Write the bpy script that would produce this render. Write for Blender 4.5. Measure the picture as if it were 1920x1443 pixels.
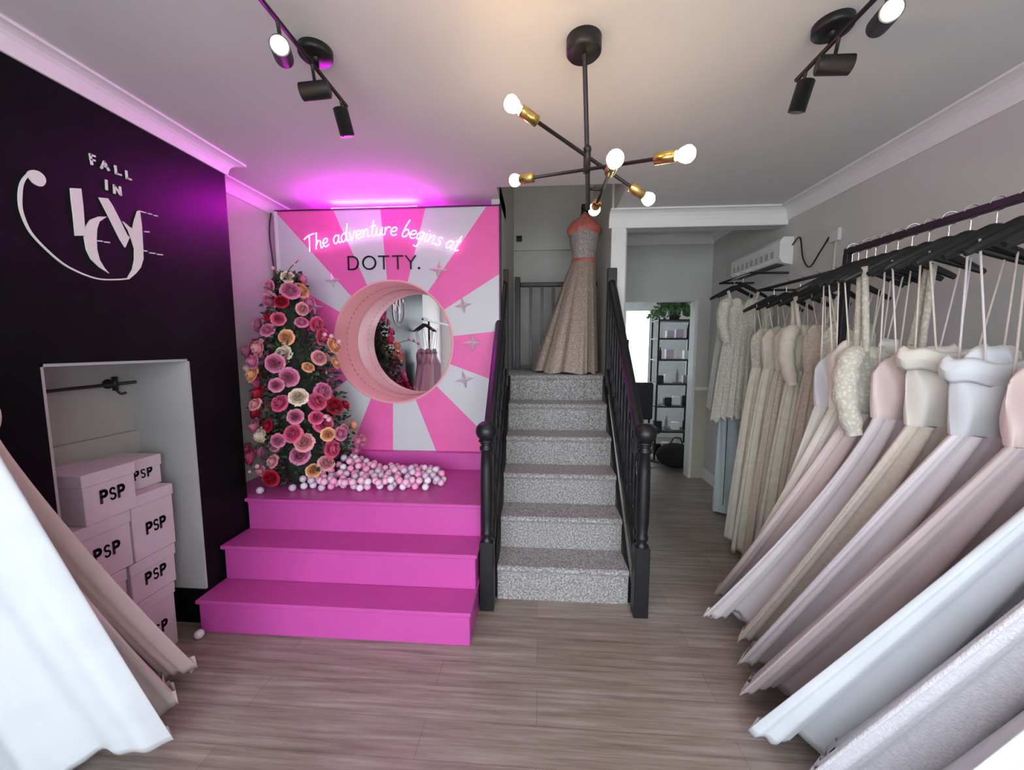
import bpy, math, random
from math import sin, cos, pi, radians, sqrt, atan2, hypot
from mathutils import Vector, Matrix
for o in list(bpy.data.objects): bpy.data.objects.remove(o)
SC = bpy.context.scene
COL = SC.collection
# ---------------------------------------------------------------- camera, world, exposure
SC.view_settings.view_transform = 'Standard'
SC.view_settings.look = 'None'
SC.view_settings.gamma = 1
SC.view_settings.use_curve_mapping = False
SC.view_settings.exposure = 0.85
cd = bpy.data.cameras.new('camera'); cam = bpy.data.objects.new('camera', cd); COL.objects.link(cam)
cam.location = (0, 0, 1.55)
cam.rotation_euler = (radians(90 - 5.65), 0, radians(4.0))
cd.sensor_width = 36; cd.lens = 722 / 1920 * 36; cd.clip_start = 0.05
SC.camera = cam
W = bpy.data.worlds.new('daylight'); SC.world = W; W.use_nodes = True
nt = W.node_tree; bg = nt.nodes['Background']
tc = nt.nodes.new('ShaderNodeTexCoord'); sp = nt.nodes.new('ShaderNodeSeparateXYZ'); cr = nt.nodes.new('ShaderNodeValToRGB')
nt.links.new(tc.outputs['Generated'], sp.inputs[0]); nt.links.new(sp.outputs['Z'], cr.inputs[0]); nt.links.new(cr.outputs[0], bg.inputs[0])
cr.color_ramp.elements[0].color = (0.72, 0.80, 0.88, 1); cr.color_ramp.elements[1].color = (0.80, 0.90, 1.0, 1)
bg.inputs[1].default_value = 5.0
def light(name, kind, loc, power, col, size=0.1, size_y=None, rot=(0, 0, 0), portal=False, spread=None, spot=None):
    d = bpy.data.lights.new(name, kind); o = bpy.data.objects.new(name, d); COL.objects.link(o)
    o.location = loc; o.rotation_euler = rot; d.energy = power; d.color = col
    if kind == 'AREA':
        d.size = size
        if size_y: d.shape = 'RECTANGLE'; d.size_y = size_y
        if portal: d.cycles.is_portal = True
        if spread: d.spread = spread
    elif kind == 'SPOT':
        d.shadow_soft_size = size; d.spot_size = spot or 1.5; d.spot_blend = 0.6
    else: d.shadow_soft_size = size
    return o
light('shop_window_portal', 'AREA', (0, -1.52, 1.32), 1, (1, 1, 1), 3.5, 2.4, (radians(90), 0, 0), portal=True)
light('back_window_portal', 'AREA', (1.45, 6.72, 1.5), 1, (1, 1, 1), 0.9, 1.4, (radians(-90), 0, 0), portal=True)

# ---------------------------------------------------------------- materials
MATS = {}
def mat(name, col, rough=0.6, metal=0.0, noise=(12, 0.06), bump=None, emit=None, sheen=0, spec=None, coat=0, voronoi=None, trans=0, alpha=None):
    if name in MATS: return MATS[name]
    m = bpy.data.materials.new(name); m.use_nodes = True; t = m.node_tree; b = t.nodes['Principled BSDF']
    b.inputs['Roughness'].default_value = rough; b.inputs['Metallic'].default_value = metal
    if spec is not None: b.inputs['Specular IOR Level'].default_value = spec
    if sheen: b.inputs['Sheen Weight'].default_value = sheen
    if coat: b.inputs['Coat Weight'].default_value = coat
    if trans: b.inputs['Transmission Weight'].default_value = trans
    if alpha is not None: b.inputs['Alpha'].default_value = alpha
    tcn = t.nodes.new('ShaderNodeTexCoord')
    n = t.nodes.new('ShaderNodeTexNoise'); n.inputs['Scale'].default_value = noise[0]; n.inputs['Detail'].default_value = 4
    t.links.new(tcn.outputs['Object'], n.inputs['Vector'])
    r = t.nodes.new('ShaderNodeValToRGB'); a = noise[1]
    r.color_ramp.elements[0].position = 0.3; r.color_ramp.elements[1].position = 0.7
    r.color_ramp.elements[0].color = tuple(max(0, c * (1 - a)) for c in col) + (1,)
    r.color_ramp.elements[1].color = tuple(min(1, c * (1 + a)) for c in col) + (1,)
    t.links.new(n.outputs['Fac'], r.inputs[0])
    src = r.outputs[0]
    if voronoi:
        v = t.nodes.new('ShaderNodeTexVoronoi'); v.inputs['Scale'].default_value = voronoi[0]
        t.links.new(tcn.outputs['Object'], v.inputs['Vector'])
        vr = t.nodes.new('ShaderNodeValToRGB'); vr.color_ramp.elements[0].position = 0.15; vr.color_ramp.elements[1].position = 0.55
        t.links.new(v.outputs['Distance'], vr.inputs[0])
        mx = t.nodes.new('ShaderNodeMix'); mx.data_type = 'RGBA'; mx.inputs[7].default_value = tuple(voronoi[1]) + (1,)
        t.links.new(vr.outputs[0], mx.inputs[0]); t.links.new(src, mx.inputs[6]); src = mx.outputs[2]
    t.links.new(src, b.inputs['Base Color'])
    if bump:
        n2 = t.nodes.new('ShaderNodeTexNoise'); n2.inputs['Scale'].default_value = bump[0]; n2.inputs['Detail'].default_value = 3
        t.links.new(tcn.outputs['Object'], n2.inputs['Vector'])
        bp = t.nodes.new('ShaderNodeBump'); bp.inputs['Strength'].default_value = bump[1]; bp.inputs['Distance'].default_value = 0.01
        t.links.new(n2.outputs['Fac'], bp.inputs['Height']); t.links.new(bp.outputs[0], b.inputs['Normal'])
    if emit:
        b.inputs['Emission Color'].default_value = tuple(emit[0]) + (1,); b.inputs['Emission Strength'].default_value = emit[1]
    MATS[name] = m; return m
def floor_mat():
    m = bpy.data.materials.new('grey_oak_boards'); m.use_nodes = True; t = m.node_tree; b = t.nodes['Principled BSDF']
    tcn = t.nodes.new('ShaderNodeTexCoord')
    br = t.nodes.new('ShaderNodeTexBrick'); br.inputs['Scale'].default_value = 1.0; br.inputs['Brick Width'].default_value = 1.25
    br.inputs['Row Height'].default_value = 0.16; br.inputs['Mortar Size'].default_value = 0.0012; br.offset = 0.37
    br.inputs['Color1'].default_value = (0.78, 0.76, 0.74, 1); br.inputs['Color2'].default_value = (0.95, 0.95, 0.95, 1); br.inputs['Mortar'].default_value = (0.5, 0.48, 0.46, 1)
    t.links.new(tcn.outputs['Object'], br.inputs['Vector'])
    mp = t.nodes.new('ShaderNodeMapping'); mp.inputs['Scale'].default_value = (0.9, 19, 1); t.links.new(tcn.outputs['Object'], mp.inputs[0])
    n = t.nodes.new('ShaderNodeTexNoise'); n.inputs['Scale'].default_value = 2.2; n.inputs['Detail'].default_value = 8; n.inputs['Roughness'].default_value = 0.68
    t.links.new(mp.outputs[0], n.inputs['Vector'])
    r = t.nodes.new('ShaderNodeValToRGB'); e = r.color_ramp.elements
    e[0].position = 0.32; e[0].color = (0.22, 0.17, 0.14, 1); e[1].position = 0.70; e[1].color = (0.50, 0.44, 0.40, 1)
    k = e.new(0.5); k.color = (0.35, 0.285, 0.245, 1)
    t.links.new(n.outputs['Fac'], r.inputs[0])
    mx = t.nodes.new('ShaderNodeMix'); mx.data_type = 'RGBA'; mx.blend_type = 'MULTIPLY'; mx.inputs[0].default_value = 1
    t.links.new(r.outputs[0], mx.inputs[6]); t.links.new(br.outputs['Color'], mx.inputs[7]); 
    t.links.new(mx.outputs[2], b.inputs['Base Color'])
    b.inputs['Roughness'].default_value = 0.36
    bp = t.nodes.new('ShaderNodeBump'); bp.inputs['Strength'].default_value = 0.25; bp.inputs['Distance'].default_value = 0.004
    t.links.new(n.outputs['Fac'], bp.inputs['Height']); t.links.new(bp.outputs[0], b.inputs['Normal'])
    return m
def carpet_mat():
    m = bpy.data.materials.new('speckled_grey_carpet'); m.use_nodes = True; t = m.node_tree; b = t.nodes['Principled BSDF']
    tcn = t.nodes.new('ShaderNodeTexCoord')
    n = t.nodes.new('ShaderNodeTexNoise'); n.inputs['Scale'].default_value = 95; n.inputs['Detail'].default_value = 3
    t.links.new(tcn.outputs['Object'], n.inputs['Vector'])
    r = t.nodes.new('ShaderNodeValToRGB'); e = r.color_ramp.elements
    e[0].position = 0.34; e[0].color = (0.17, 0.155, 0.15, 1); e[1].position = 0.68; e[1].color = (0.52, 0.51, 0.53, 1)
    k = e.new(0.5); k.color = (0.31, 0.29, 0.28, 1)
    t.links.new(n.outputs['Fac'], r.inputs[0]); t.links.new(r.outputs[0], b.inputs['Base Color'])
    b.inputs['Roughness'].default_value = 0.95; b.inputs['Sheen Weight'].default_value = 0.2
    bp = t.nodes.new('ShaderNodeBump'); bp.inputs['Strength'].default_value = 0.6; bp.inputs['Distance'].default_value = 0.006
    t.links.new(n.outputs['Fac'], bp.inputs['Height']); t.links.new(bp.outputs[0], b.inputs['Normal'])
    return m
M_floor = floor_mat(); M_carpet = carpet_mat()
M_ceil = mat('ceiling_paint', (0.70, 0.69, 0.68), 0.85, noise=(3, 0.02))
M_cov = mat('coving_paint', (0.82, 0.82, 0.80), 0.6, noise=(5, 0.02))
M_grey = mat('warm_grey_wall', (0.58, 0.575, 0.545), 0.8, noise=(4, 0.03))
M_lite = mat('pale_wall', (0.62, 0.59, 0.57), 0.8, noise=(4, 0.03))
M_white = mat('white_paint', (0.80, 0.80, 0.77), 0.6, noise=(6, 0.02))
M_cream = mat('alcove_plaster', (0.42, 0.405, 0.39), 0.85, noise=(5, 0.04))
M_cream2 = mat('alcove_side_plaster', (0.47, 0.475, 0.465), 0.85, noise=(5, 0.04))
M_blackw = mat('black_wall_paint', (0.005, 0.005, 0.006), 0.40, noise=(5, 0.2), spec=0.11)
M_black = mat('black_metal', (0.007, 0.007, 0.0075), 0.45, noise=(20, 0.15))
M_blackwood = mat('black_painted_wood', (0.007, 0.0075, 0.0095), 0.40, noise=(20, 0.15))
M_pinkp = mat('hot_pink_paint', (0.56, 0.075, 0.36), 0.40, noise=(6, 0.04))
M_pinkr = mat('sunburst_pink', (0.78, 0.12, 0.40), 0.5, noise=(6, 0.04))
M_whiter = mat('sunburst_white', (0.58, 0.59, 0.61), 0.5, noise=(6, 0.02))
M_blush = mat('porthole_pink', (0.80, 0.36, 0.40), 0.5, noise=(6, 0.03))
M_mirror = mat('mirror_glass', (0.92, 0.92, 0.92), 0.01, 1.0, noise=(3, 0.0))
M_brass = mat('brass', (0.72, 0.52, 0.18), 0.25, 1.0, noise=(30, 0.05))
M_chrome = mat('chrome_wire', (0.8, 0.78, 0.76), 0.2, 1.0, noise=(30, 0.05))
M_silver = mat('silver_glitter', (0.8, 0.78, 0.8), 0.3, 0.6, noise=(90, 0.2))
M_bulb = mat('lit_bulb', (1, 0.8, 0.5), 0.3, emit=((1, 0.72, 0.42), 26), noise=(5, 0))
M_spot = mat('lit_spot_lens', (1, 0.95, 0.85), 0.3, emit=((1, 0.88, 0.70), 90), noise=(5, 0))
M_neon = mat('neon_tube', (1, 0.7, 0.95), 0.3, emit=((1, 0.46, 0.88), 1.7), noise=(5, 0))
M_led = mat('magenta_led', (1, 0.2, 0.9), 0.3, emit=((0.95, 0.004, 1.0), 620), noise=(5, 0))
M_dkvinyl = mat('dark_plum_vinyl', (0.05, 0.008, 0.04), 0.5)
M_box = mat('pale_lilac_card', (0.66, 0.585, 0.62), 0.7, noise=(8, 0.03))
M_ink = mat('black_ink', (0.02, 0.015, 0.02), 0.5)

# ---------------------------------------------------------------- mesh builder
WL = {}
class MB:
    def __init__(s): s.v = []; s.f = []; s.sm = []; s.mi = []
    def add(s, v, f, smooth=False, mi=0):
        o = len(s.v); s.v += [tuple(p) for p in v]
        for q in f: s.f.append(tuple(i + o for i in q)); s.sm.append(smooth); s.mi.append(mi)
        return s
    def box(s, a, b, mi=0):
        (x0, y0, z0), (x1, y1, z1) = a, b
        v = [(x0,y0,z0),(x1,y0,z0),(x1,y1,z0),(x0,y1,z0),(x0,y0,z1),(x1,y0,z1),(x1,y1,z1),(x0,y1,z1)]
        return s.add(v, [(0,3,2,1),(4,5,6,7),(0,1,5,4),(1,2,6,5),(2,3,7,6),(3,0,4,7)], mi=mi)
    def bbox(s, a, b, c=0.004, mi=0):      # box with chamfered edges
        (x0, y0, z0), (x1, y1, z1) = a, b
        v = []; f = []
        def P(x, y, z): v.append((x, y, z)); return len(v) - 1
        idx = {}
        for ix, X in enumerate((x0, x1)):
            for iy, Y in enumerate((y0, y1)):
                for iz, Z in enumerate((z0, z1)):
                    dx = c if ix == 0 else -c; dy = c if iy == 0 else -c; dz = c if iz == 0 else -c
                    idx[(ix,iy,iz,'x')] = P(X, Y+dy, Z+dz); idx[(ix,iy,iz,'y')] = P(X+dx, Y, Z+dz); idx[(ix,iy,iz,'z')] = P(X+dx, Y+dy, Z)
        g = lambda *k: idx[k]
        for i in (0, 1):
            f.append((g(i,0,0,'x'), g(i,1,0,'x'), g(i,1,1,'x'), g(i,0,1,'x'))); f.append((g(0,i,0,'y'), g(1,i,0,'y'), g(1,i,1,'y'), g(0,i,1,'y'))); f.append((g(0,0,i,'z'), g(1,0,i,'z'), g(1,1,i,'z'), g(0,1,i,'z')))
        for a_ in (0, 1):
            for b_ in (0, 1):
                f.append((g(a_,b_,0,'x'), g(a_,b_,0,'y'), g(a_,b_,1,'y'), g(a_,b_,1,'x')))
                f.append((g(a_,0,b_,'x'), g(a_,0,b_,'z'), g(a_,1,b_,'z'), g(a_,1,b_,'x')))
                f.append((g(0,a_,b_,'y'), g(0,a_,b_,'z'), g(1,a_,b_,'z'), g(1,a_,b_,'y')))
                for c_ in (0, 1): f.append((g(a_,b_,c_,'x'), g(a_,b_,c_,'y'), g(a_,b_,c_,'z')))
        s.fix = True
        return s.add(v, f, mi=mi)
    def tube(s, pts, r, n=8, cap=True, closed=False, mi=0, smooth=True):
        pts = [Vector(p) for p in pts]; N = len(pts); rs = r if isinstance(r, (list, tuple)) else [r] * N
        v = []; f = []; up = None
        for i, p in enumerate(pts):
            if closed: d = pts[(i+1) % N] - pts[i-1]
            else: d = pts[min(i+1, N-1)] - pts[max(i-1, 0)]
            if d.length < 1e-9: d = Vector((0, 0, 1))
            d.normalize()
            if up is None:
                up = Vector((0, 0, 1)) if abs(d.z) < 0.9 else Vector((1, 0, 0))
            a = (up - d * up.dot(d))
            if a.length < 1e-6: a = d.orthogonal()
            a.normalize(); up = a; b = d.cross(a)
            for k in range(n):
                t = 2 * pi * k / n; v.append(p + (a * cos(t) + b * sin(t)) * rs[i])
        M = N if closed else N - 1
        for i in range(M):
            j = (i + 1) % N
            for k in range(n): f.append((i*n+k, j*n+k, j*n+(k+1) % n, i*n+(k+1) % n))
        s.add(v, f, smooth, mi)
        if cap and not closed:
            o = len(s.v) - len(v)
            s.f.append(tuple(o + k for k in range(n))[::-1]); s.sm.append(False); s.mi.append(mi)
            s.f.append(tuple(o + (N-1)*n + k for k in range(n))); s.sm.append(False); s.mi.append(mi)
        return s
    def cyl(s, a, b, r, r2=None, n=20, mi=0): return s.tube([a, b], [r, r if r2 is None else r2], n, mi=mi)
    def lathe(s, prof, c=(0, 0, 0), n=20, axis='z', mi=0, smooth=True, rotm=None):
        v = []; f = []
        for (r, h) in prof:
            for k in range(n):
                t = 2*pi*k/n; p = Vector((r*cos(t), r*sin(t), h))
                if rotm: p = rotm @ p
                elif axis == 'y': p = Vector((p.x, p.z, p.y))
                elif axis == 'x': p = Vector((p.z, p.y, p.x))
                v.append(p + Vector(c))
        for i in range(len(prof) - 1):
            for k in range(n): f.append((i*n+k, i*n+(k+1) % n, (i+1)*n+(k+1) % n, (i+1)*n+k))
        s.fix = True
        return s.add(v, f, smooth, mi)
    def sphere(s, c, r, n=16, m=10, sc=(1, 1, 1), mi=0):
        v = []; f = []
        for i in range(m + 1):
            a = pi * i / m
            for k in range(n):
                t = 2*pi*k/n; v.append((c[0]+r*sc[0]*sin(a)*cos(t), c[1]+r*sc[1]*sin(a)*sin(t), c[2]+r*sc[2]*cos(a)))
        for i in range(m):
            for k in range(n): f.append((i*n+k, (i+1)*n+k, (i+1)*n+(k+1) % n, i*n+(k+1) % n))
        return s.add(v, f, True, mi)
    def prism(s, poly, off, mi=0):        # poly: 3-D points, off: extrusion vector
        n = len(poly); off = Vector(off); v = [Vector(p) for p in poly] + [Vector(p) + off for p in poly]
        f = [tuple(range(n))[::-1], tuple(range(n, 2*n))] + [(i, (i+1) % n, n+(i+1) % n, n+i) for i in range(n)]
        s.fix = True
        return s.add(v, f, mi=mi)
    def grid(s, P, closed_u=False, smooth=True, mi=0):
        R = len(P); Cn = len(P[0]); v = [p for row in P for p in row]; f = []
        for i in range(R - 1):
            for k in range(Cn if closed_u else Cn - 1): f.append((i*Cn+k, i*Cn+(k+1) % Cn, (i+1)*Cn+(k+1) % Cn, (i+1)*Cn+k))
        return s.add(v, f, smooth, mi)
    def build(s, name, m, parent=None, origin=None, recalc=None):
        me = bpy.data.meshes.new(name)
        if parent is not None: og = WL[parent.name]
        elif origin is not None: og = Vector(origin)
        else:
            xs = [p[0] for p in s.v]; ys = [p[1] for p in s.v]; zs = [p[2] for p in s.v]
            og = Vector(((min(xs)+max(xs))/2, (min(ys)+max(ys))/2, min(zs)))
        me.from_pydata([tuple(Vector(p) - og) for p in s.v], [], s.f)
        me.polygons.foreach_set('use_smooth', s.sm); me.polygons.foreach_set('material_index', s.mi)
        for q in (m if isinstance(m, (list, tuple)) else [m]): me.materials.append(q)
        if recalc or getattr(s, 'fix', False):
            import bmesh
            bm = bmesh.new(); bm.from_mesh(me); bmesh.ops.remove_doubles(bm, verts=bm.verts, dist=1e-6); bmesh.ops.recalc_face_normals(bm, faces=bm.faces); bm.to_mesh(me); bm.free()
        me.update()
        o = bpy.data.objects.new(name, me); COL.objects.link(o)
        if parent is not None: o.parent = parent; WL[o.name] = og
        else: o.location = og; WL[o.name] = og
        return o
def thing(name, label, cat, loc=(0, 0, 0), group=None):
    o = bpy.data.objects.new(name, None); COL.objects.link(o); o.location = loc; o.empty_display_size = 0.1
    WL[o.name] = Vector(loc); return tag(o, label, cat, group)
def tag(o, label, cat, group=None, kind=None):
    o['label'] = label; o['category'] = cat
    if group: o['group'] = group
    if kind: o['kind'] = kind
    return o
def struct(o): o['kind'] = 'structure'; return o
def smooth_path(pts, k=5, closed=False):
    P = [Vector(p) for p in pts]; N = len(P); out = []
    rng = range(N) if closed else range(N - 1)
    for i in rng:
        if closed: p0, p1, p2, p3 = P[i-1], P[i], P[(i+1) % N], P[(i+2) % N]
        else: p0, p1, p2, p3 = P[max(i-1, 0)], P[i], P[i+1], P[min(i+2, N-1)]
        for j in range(k):
            t = j / k
            out.append(0.5 * ((2*p1) + (p2-p0)*t + (2*p0-5*p1+4*p2-p3)*t*t + (3*p1-p0-3*p2+p3)*t**3))
    if not closed: out.append(P[-1])
    return out
def copy_tree(o, loc=None, rot=None, scale=None):
    c = o.copy(); COL.objects.link(c)
    if loc is not None: c.location = loc
    if rot is not None: c.rotation_euler = rot
    if scale is not None: c.scale = scale
    for ch in o.children:
        d = ch.copy(); COL.objects.link(d); d.parent = c
        for g in ch.children:
            e = g.copy(); COL.objects.link(e); e.parent = d
    return c

# ---------------------------------------------------------------- room shell
CZ = 2.64; LX = -1.85; LR = -2.06; RX = 1.95; PY = 2.92; FY = -1.5
struct(MB().box((-2.4, FY-0.2, -0.1), (3.2, 6.9, 0)).build('floor', M_floor, origin=(0, 0, 0)))
c = MB()
c.box((-2.4, FY-0.2, CZ), (RX+0.15, 2.75, CZ+0.12)); c.box((-2.4, 2.75, CZ), (-0.30, 3.5, CZ+0.12)); c.box((0.60, 2.75, CZ), (RX+0.15, 3.30, CZ+0.12))
struct(c.build('ceiling', M_ceil, origin=(0, 0, 0)))
struct(MB().box((0.72, 3.42, 2.80), (3.2, 6.9, 2.92)).build('ceiling_back_room', M_ceil, origin=(0, 0, 0)))
# chimney breast with its alcove
c = MB(); y0, y1, zt = 1.305, 1.925, 1.487
c.box((LX-0.5, 0.45, 0), (LX, y0, CZ)); c.box((LX-0.5, y1, 0), (LX, 2.25, CZ)); c.box((LX-0.5, y0, zt), (LX, y1, CZ))
struct(c.build('wall_chimney_breast', M_blackw, origin=(0, 0, 0)))
AX = LX - 0.34
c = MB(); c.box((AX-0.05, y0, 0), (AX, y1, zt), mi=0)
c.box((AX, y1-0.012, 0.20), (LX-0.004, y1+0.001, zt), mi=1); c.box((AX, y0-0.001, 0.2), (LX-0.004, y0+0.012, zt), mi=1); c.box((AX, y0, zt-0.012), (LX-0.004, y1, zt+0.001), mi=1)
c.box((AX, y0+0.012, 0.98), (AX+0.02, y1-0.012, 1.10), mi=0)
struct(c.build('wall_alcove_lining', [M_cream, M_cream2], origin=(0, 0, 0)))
c = MB(); c.box((AX, y1-0.02, 0), (LX-0.002, y1+0.001, 0.2)); c.box((AX, y0-0.001, 0), (LX-0.002, y0+0.02, 0.2))
struct(c.build('baseboard_alcove', M_blackw, origin=(0, 0, 0)))
c = MB(); c.box((LR-0.34, 2.25, 0), (LR, 3.55, CZ)); c.box((LR-0.34, FY, 0), (LR, 0.45, CZ))
struct(c.build('wall_left', M_lite, origin=(0, 0, 0)))
struct(MB().box((LR, 3.42, 0), (-0.36, 3.5, CZ)).build('wall_back_left', M_lite, origin=(0, 0, 0)))
# right wall
struct(MB().box((RX, FY, 0), (RX+0.12, 4.6, 2.9)).build('wall_right', M_grey, origin=(0, 0, 0)))
# stairwell walls
c = MB(); c.box((-0.36, 2.965, 0), (-0.30, 4.72, 4.4)); c.box((-0.36, 2.75, CZ+0.12), (-0.30, 2.965, 4.4)); c.box((-0.30, 2.69, CZ+0.12), (0.60, 2.75, 4.4)); c.box((0.60, 2.75, CZ+0.12), (0.66, 3.30, 4.4))
struct(c.build('wall_stairwell_left', M_grey, origin=(0, 0, 0)))
struct(MB().box((-0.36, 4.6, 0), (0.72, 4.72, 4.4)).build('wall_stairwell_back', M_grey, origin=(0, 0, 0)))
struct(MB().box((-0.36, 2.69, 4.4), (0.72, 4.72, 4.45)).build('ceiling_stairwell', M_ceil, origin=(0, 0, 0)))
c = MB(); c.box((0.60, 3.345, 0), (0.72, 4.6, 4.4))
struct(c.build('wall_stair_divider', M_grey, origin=(0, 0, 0)))
c = MB(); c.box((0.585, 3.30, 0), (0.70, 3.345, 4.4)); struct(c.build('trim_1', M_white, origin=(0, 0, 0)))
c = MB(); c.box((0.70, 3.30, 2.51), (RX, 3.42, 2.92)); struct(c.build('wall_beam', M_grey, origin=(0, 0, 0)))
# back wall of the passage with doorway
c = MB(); c.box((0.72, 4.6, 0), (0.93, 4.72, 2.9)); c.box((0.93, 4.6, 2.07), (1.79, 4.72, 2.9)); c.box((1.79, 4.6, 0), (RX+0.12, 4.72, 2.9))
struct(c.build('wall_back', M_grey, origin=(0, 0, 0)))
c = MB(); c.box((1.775, 4.585, 0), (1.805, 4.735, 2.07)); c.box((0.92, 4.585, 0), (0.95, 4.735, 2.07)); struct(c.build('trim_2', M_white, origin=(0, 0, 0)))
c = MB(); c.box((1.805, 4.575, 1.05), (RX, 4.6, 1.09)); struct(c.build('trim_3', M_white, origin=(0, 0, 0)))
struct(MB().box((1.805, 4.585, 0.0), (RX, 4.6, 1.05)).build('trim_4', mat('beige_panel', (0.50, 0.47, 0.38), 0.7), origin=(0, 0, 0)))
# far room
M_far = mat('far_room_white', (0.78, 0.79, 0.78), 0.8)
c = MB(); c.box((0.5, 6.7, 0), (1.0, 6.8, 2.9)); c.box((1.9, 6.7, 0), (3.2, 6.8, 2.9)); c.box((1.0, 6.7, 0), (1.9, 6.8, 0.8)); c.box((1.0, 6.7, 2.2), (1.9, 6.8, 2.9))
c.box((0.5, 4.72, 0), (0.6, 6.7, 2.9)); c.box((3.1, 4.72, 0), (3.2, 6.7, 2.9)); c.box((2.07, 4.60, 0), (3.2, 4.72, 2.9))
struct(c.build('wall_far_room', M_far, origin=(0, 0, 0)))
c = MB()
for a, b in (((1.0, 6.70, 0.8), (1.05, 6.76, 2.2)), ((1.85, 6.70, 0.8), (1.9, 6.76, 2.2)), ((1.05, 6.7, 0.8), (1.85, 6.76, 0.85)), ((1.05, 6.7, 2.15), (1.85, 6.76, 2.2)), ((1.43, 6.71, 0.85), (1.47, 6.75, 2.15)), ((0.96, 6.64, 0.76), (1.94, 6.72, 0.8))): c.box(a, b)
struct(c.build('window_2', M_white, origin=(0, 0, 0)))
# shop front
c = MB(); c.box((-2.4, FY-0.12, 0), (-1.75, FY, CZ)); c.box((1.75, FY-0.12, 0), (RX+0.12, FY, CZ)); c.box((-1.75, FY-0.12, 2.52), (1.75, FY, CZ)); c.box((-1.75, FY-0.12, 0), (1.75, FY, 0.12))
struct(c.build('wall_front', M_white, origin=(0, 0, 0)))
c = MB()
for x in (-1.75, -0.62, 0.5, 1.69): c.box((x, FY-0.1, 0.12), (x+0.06, FY-0.02, 2.52))
c.box((-1.75, FY-0.1, 2.46), (1.75, FY-0.02, 2.52)); c.box((-1.75, FY-0.1, 0.12), (1.75, FY-0.02, 0.2)); c.box((-1.75, FY-0.09, 2.0), (1.75, FY-0.03, 2.04))
struct(c.build('window_1', M_white, origin=(0, 0, 0)))
struct(MB().box((-12, -12, -0.12), (12, FY-0.2, -0.02)).build('pavement', mat('paving', (0.42, 0.41, 0.40), 0.8, noise=(2, 0.15)), origin=(0, 0, 0)))
# coving
tn = [4]
def coving(a, b, n, cz=CZ, d=0.078, h=0.082, ma=0, mb=0):
    """a,b: wall line points (x,y); n: inward normal"""
    prof = [(0, -h), (0.010, -h), (0.014, -h+0.012)] + [(0.014+(d-0.026)*(1-cos(t)), -h+0.012+(h-0.026)*sin(t)) for t in [radians(q) for q in (20, 40, 60, 80)]] + [(d-0.008, -0.012), (d, -0.012), (d, 0), (0, 0)]
    P = []
    dx, dy = b[0]-a[0], b[1]-a[1]; L_ = hypot(dx, dy); dx /= L_; dy /= L_
    for q, mt in ((a, -ma), (b, mb)): P.append([Vector((q[0]+n[0]*u+dx*mt*u, q[1]+n[1]*u+dy*mt*u, cz+w)) for u, w in prof])
    k = len(prof); f = [(i, (i+1) % k, k+(i+1) % k, k+i) for i in range(k)] + [tuple(range(k)), tuple(range(k, 2*k))]
    tn[0] += 1; m = MB(); m.fix = True; m.add(P[0]+P[1], f); struct(m.build('trim_%d' % tn[0], M_cov, origin=(0, 0, 0)))
coving((LX, 0.45), (LX, 2.25), (1, 0), ma=1, mb=1); coving((LR, 2.25), (LX, 2.25), (0, 1), ma=-1, mb=1); coving((LR, 2.25), (LR, 3.42), (1, 0), ma=-1); coving((LR, FY), (LR, 0.45), (1, 0))
coving((RX, FY), (RX, 3.30), (-1, 0), d=0.10, h=0.10); coving((0.56, 3.30), (RX, 3.30), (0, -1), d=0.09, h=0.13)
coving((0.72, 4.6), (RX, 4.6), (0, -1), cz=2.80, d=0.06, h=0.1); coving((RX, 3.42), (RX, 4.6), (-1, 0), cz=2.80, d=0.06, h=0.08)
c = MB().box((-0.30, 4.56, 2.655), (0.60, 4.60, 2.675)); struct(c.build('trim_20', M_grey, origin=(0, 0, 0)))
struct(MB().box((RX-0.012, FY, 0), (RX, 3.3, 0.13)).box((RX-0.012, 3.3, 0), (RX, 4.58, 0.13)).build('baseboard_right', M_white, origin=(0, 0, 0)))

# ---------------------------------------------------------------- pink stepped platform
X0, X1 = LX + 0.004, -0.34
pl = thing('stepped_platform', 'glossy hot pink three step platform leading up to the sunburst wall', 'platform', (-1.1, 1.84, 0))
MB().bbox((X0+0.012, 1.84, 0), (X1-0.008, 2.248, 0.165)).build('riser', M_pinkp, pl)
MB().bbox((X0, 1.828, 0.165), (X1, 2.246, 0.187), 0.005).build('tread', M_pinkp, pl)
MB().bbox((X0+0.012, 2.03, 0.187), (X1-0.008, 2.247, 0.375)).build('riser', M_pinkp, pl)
MB().bbox((X0, 2.012, 0.375), (X1+0.004, 2.246, 0.398), 0.005).build('tread', M_pinkp, pl)
MB().bbox((X0+0.012, 2.235, 0.187), (X1-0.008, 2.252, 0.578), 0.001).build('riser', M_pinkp, pl)
c = MB().bbox((X0, 2.218, 0.578), (X1, 2.256, 0.60), 0.004)
c.box((LR+0.003, 2.256, 0.55), (X1, 2.86, 0.60)); c.box((LR+0.003, 2.86, 0.55), (-0.362, 3.40, 0.60))
c.build('platform_deck', M_pinkp, pl)
MB().box((X1-0.03, 2.252, 0), (X1-0.008, 2.86, 0.55)).build('side_panel', M_pinkp, pl)

# ---------------------------------------------------------------- sunburst partition with porthole
CXc, CZc, CR = -1.125, 1.583, 0.463
sb = thing('sunburst_partition', 'tall partition painted with pink and white sunburst rays around a round opening', 'display wall', (CXc, PY, 0.60))
bx0, bx1, bz0, bz1 = -2.00, -0.30, 0.735, 2.575
ang = [-20.3, -44.9, -69.3, -91.8, -113.7, -142.5, -162.7, 172.5-360, 150.5-360, 131.9-360, 113.5-360, 93.8-360, 74.4-360, 53.6-360, 31.5-360, 6.0-360]
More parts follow.
